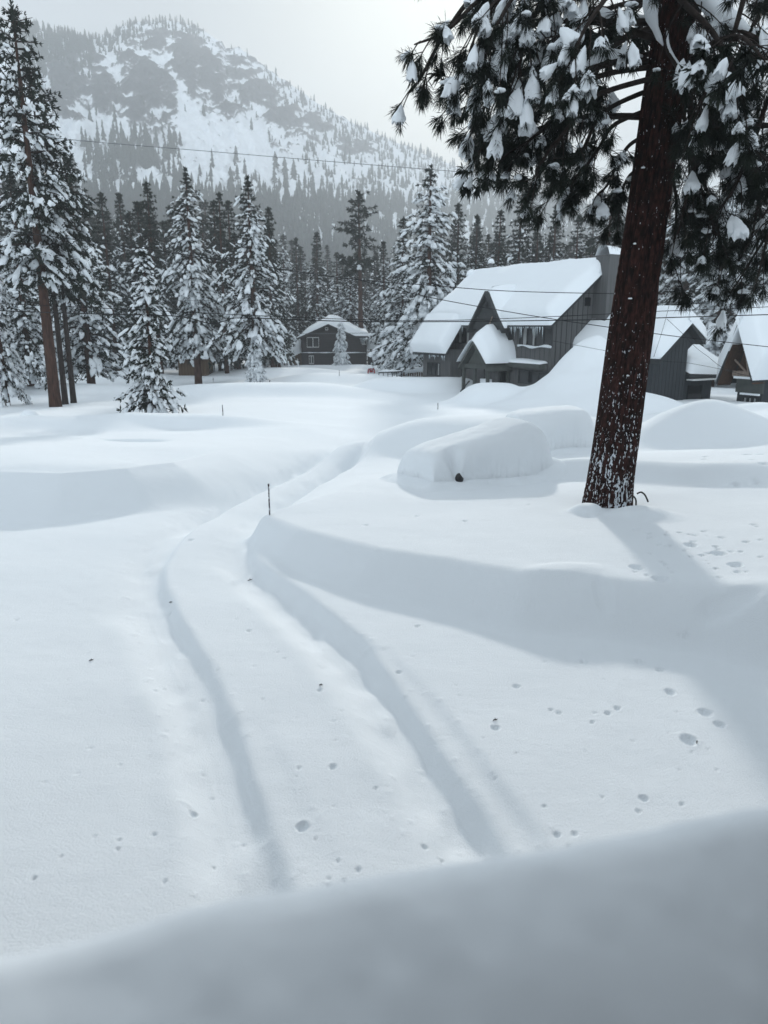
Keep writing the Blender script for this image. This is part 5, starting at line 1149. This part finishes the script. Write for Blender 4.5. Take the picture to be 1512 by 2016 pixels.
sp = nd(nt, 'ShaderNodeSeparateXYZ'); nt.links.new(tc.outputs['Generated'], sp.inputs[0])
ov = math_n(nt, 'MULTIPLY_ADD', math_n(nt, 'MAXIMUM', sp.outputs[2], 0.0), .90, .42)     # overcast sky: zenith about three times the horizon
cl = math_n(nt, 'MULTIPLY', math_n(nt, 'MULTIPLY_ADD', cn.outputs['Fac'], .5, .75), ov)
def vmul(a, s):
    n = nd(nt, 'ShaderNodeVectorMath', operation='SCALE')
    if isinstance(a, tuple): n.inputs[0].default_value = a
    else: nt.links.new(a, n.inputs[0])
    if isinstance(s, (int, float)): n.inputs['Scale'].default_value = s
    else: nt.links.new(s, n.inputs['Scale'])
    return n.outputs[0]
def vadd(a, b):
    n = nd(nt, 'ShaderNodeVectorMath', operation='ADD'); nt.links.new(a, n.inputs[0]); nt.links.new(b, n.inputs[1]); return n.outputs[0]
WS = .10
SKY_BASE, SKY_G2, SKY_G1 = .46, .02, .75
tot = vadd(vadd(vmul((.895, 1.0, 1.09), math_n(nt, 'MULTIPLY', cl, SKY_BASE/WS)), vmul((1.0, 1.0, .96), math_n(nt, 'MULTIPLY', g2_, SKY_G2/WS))), vmul((1.0, .94, .72), math_n(nt, 'MULTIPLY', g1_, SKY_G1/WS)))
tot = vadd(tot, vmul(sky.outputs[0], .06))       # thin cloud veil over the clear-sky radiance
bk = math_n(nt, 'MAXIMUM', math_n(nt, 'MULTIPLY', dt.outputs['Value'], -1.0), 0.0)     # clouds opposite the sun, lit face on
tot = vadd(tot, vmul((.90, 1.0, 1.085), math_n(nt, 'MULTIPLY', math_n(nt, 'POWER', bk, .6), 1.38/WS)))
nt.links.new(tot, bg.inputs['Color']); bg.inputs['Strength'].default_value = WS
sl = bpy.data.lights.new('sun', 'SUN'); sl.energy = 5.0; sl.angle = R(3.0); sl.color = (1.0, .96, .90)
so = bpy.data.objects.new('sun', sl); col.objects.link(so); so.rotation_euler = Vector((-sd[0], -sd[1], -sd[2])).to_track_quat('-Z', 'Y').to_euler(); so.location = (10, 40, 60)
cam = bpy.data.cameras.new('camera'); co_ = bpy.data.objects.new('camera', cam); col.objects.link(co_); sc.camera = co_
co_.location = (0, 0, EYE); co_.rotation_euler = (R(90)-PITCH, 0, 0)
cam.sensor_fit = 'VERTICAL'; cam.sensor_height = 36; cam.sensor_width = 27; cam.lens = 36*FPX/2016; cam.clip_start = .05; cam.clip_end = 5000
cam.dof.use_dof = True; cam.dof.focus_distance = 16; cam.dof.aperture_fstop = 1.2
sc.view_settings.view_transform = 'Standard'; sc.view_settings.look = 'None'; sc.view_settings.exposure = .02; sc.view_settings.gamma = 1
sc.cycles.use_denoising = True; sc.cycles.max_bounces = 6; sc.cycles.diffuse_bounces = 4; sc.cycles.volume_bounces = 1; sc.cycles.use_adaptive_sampling = True
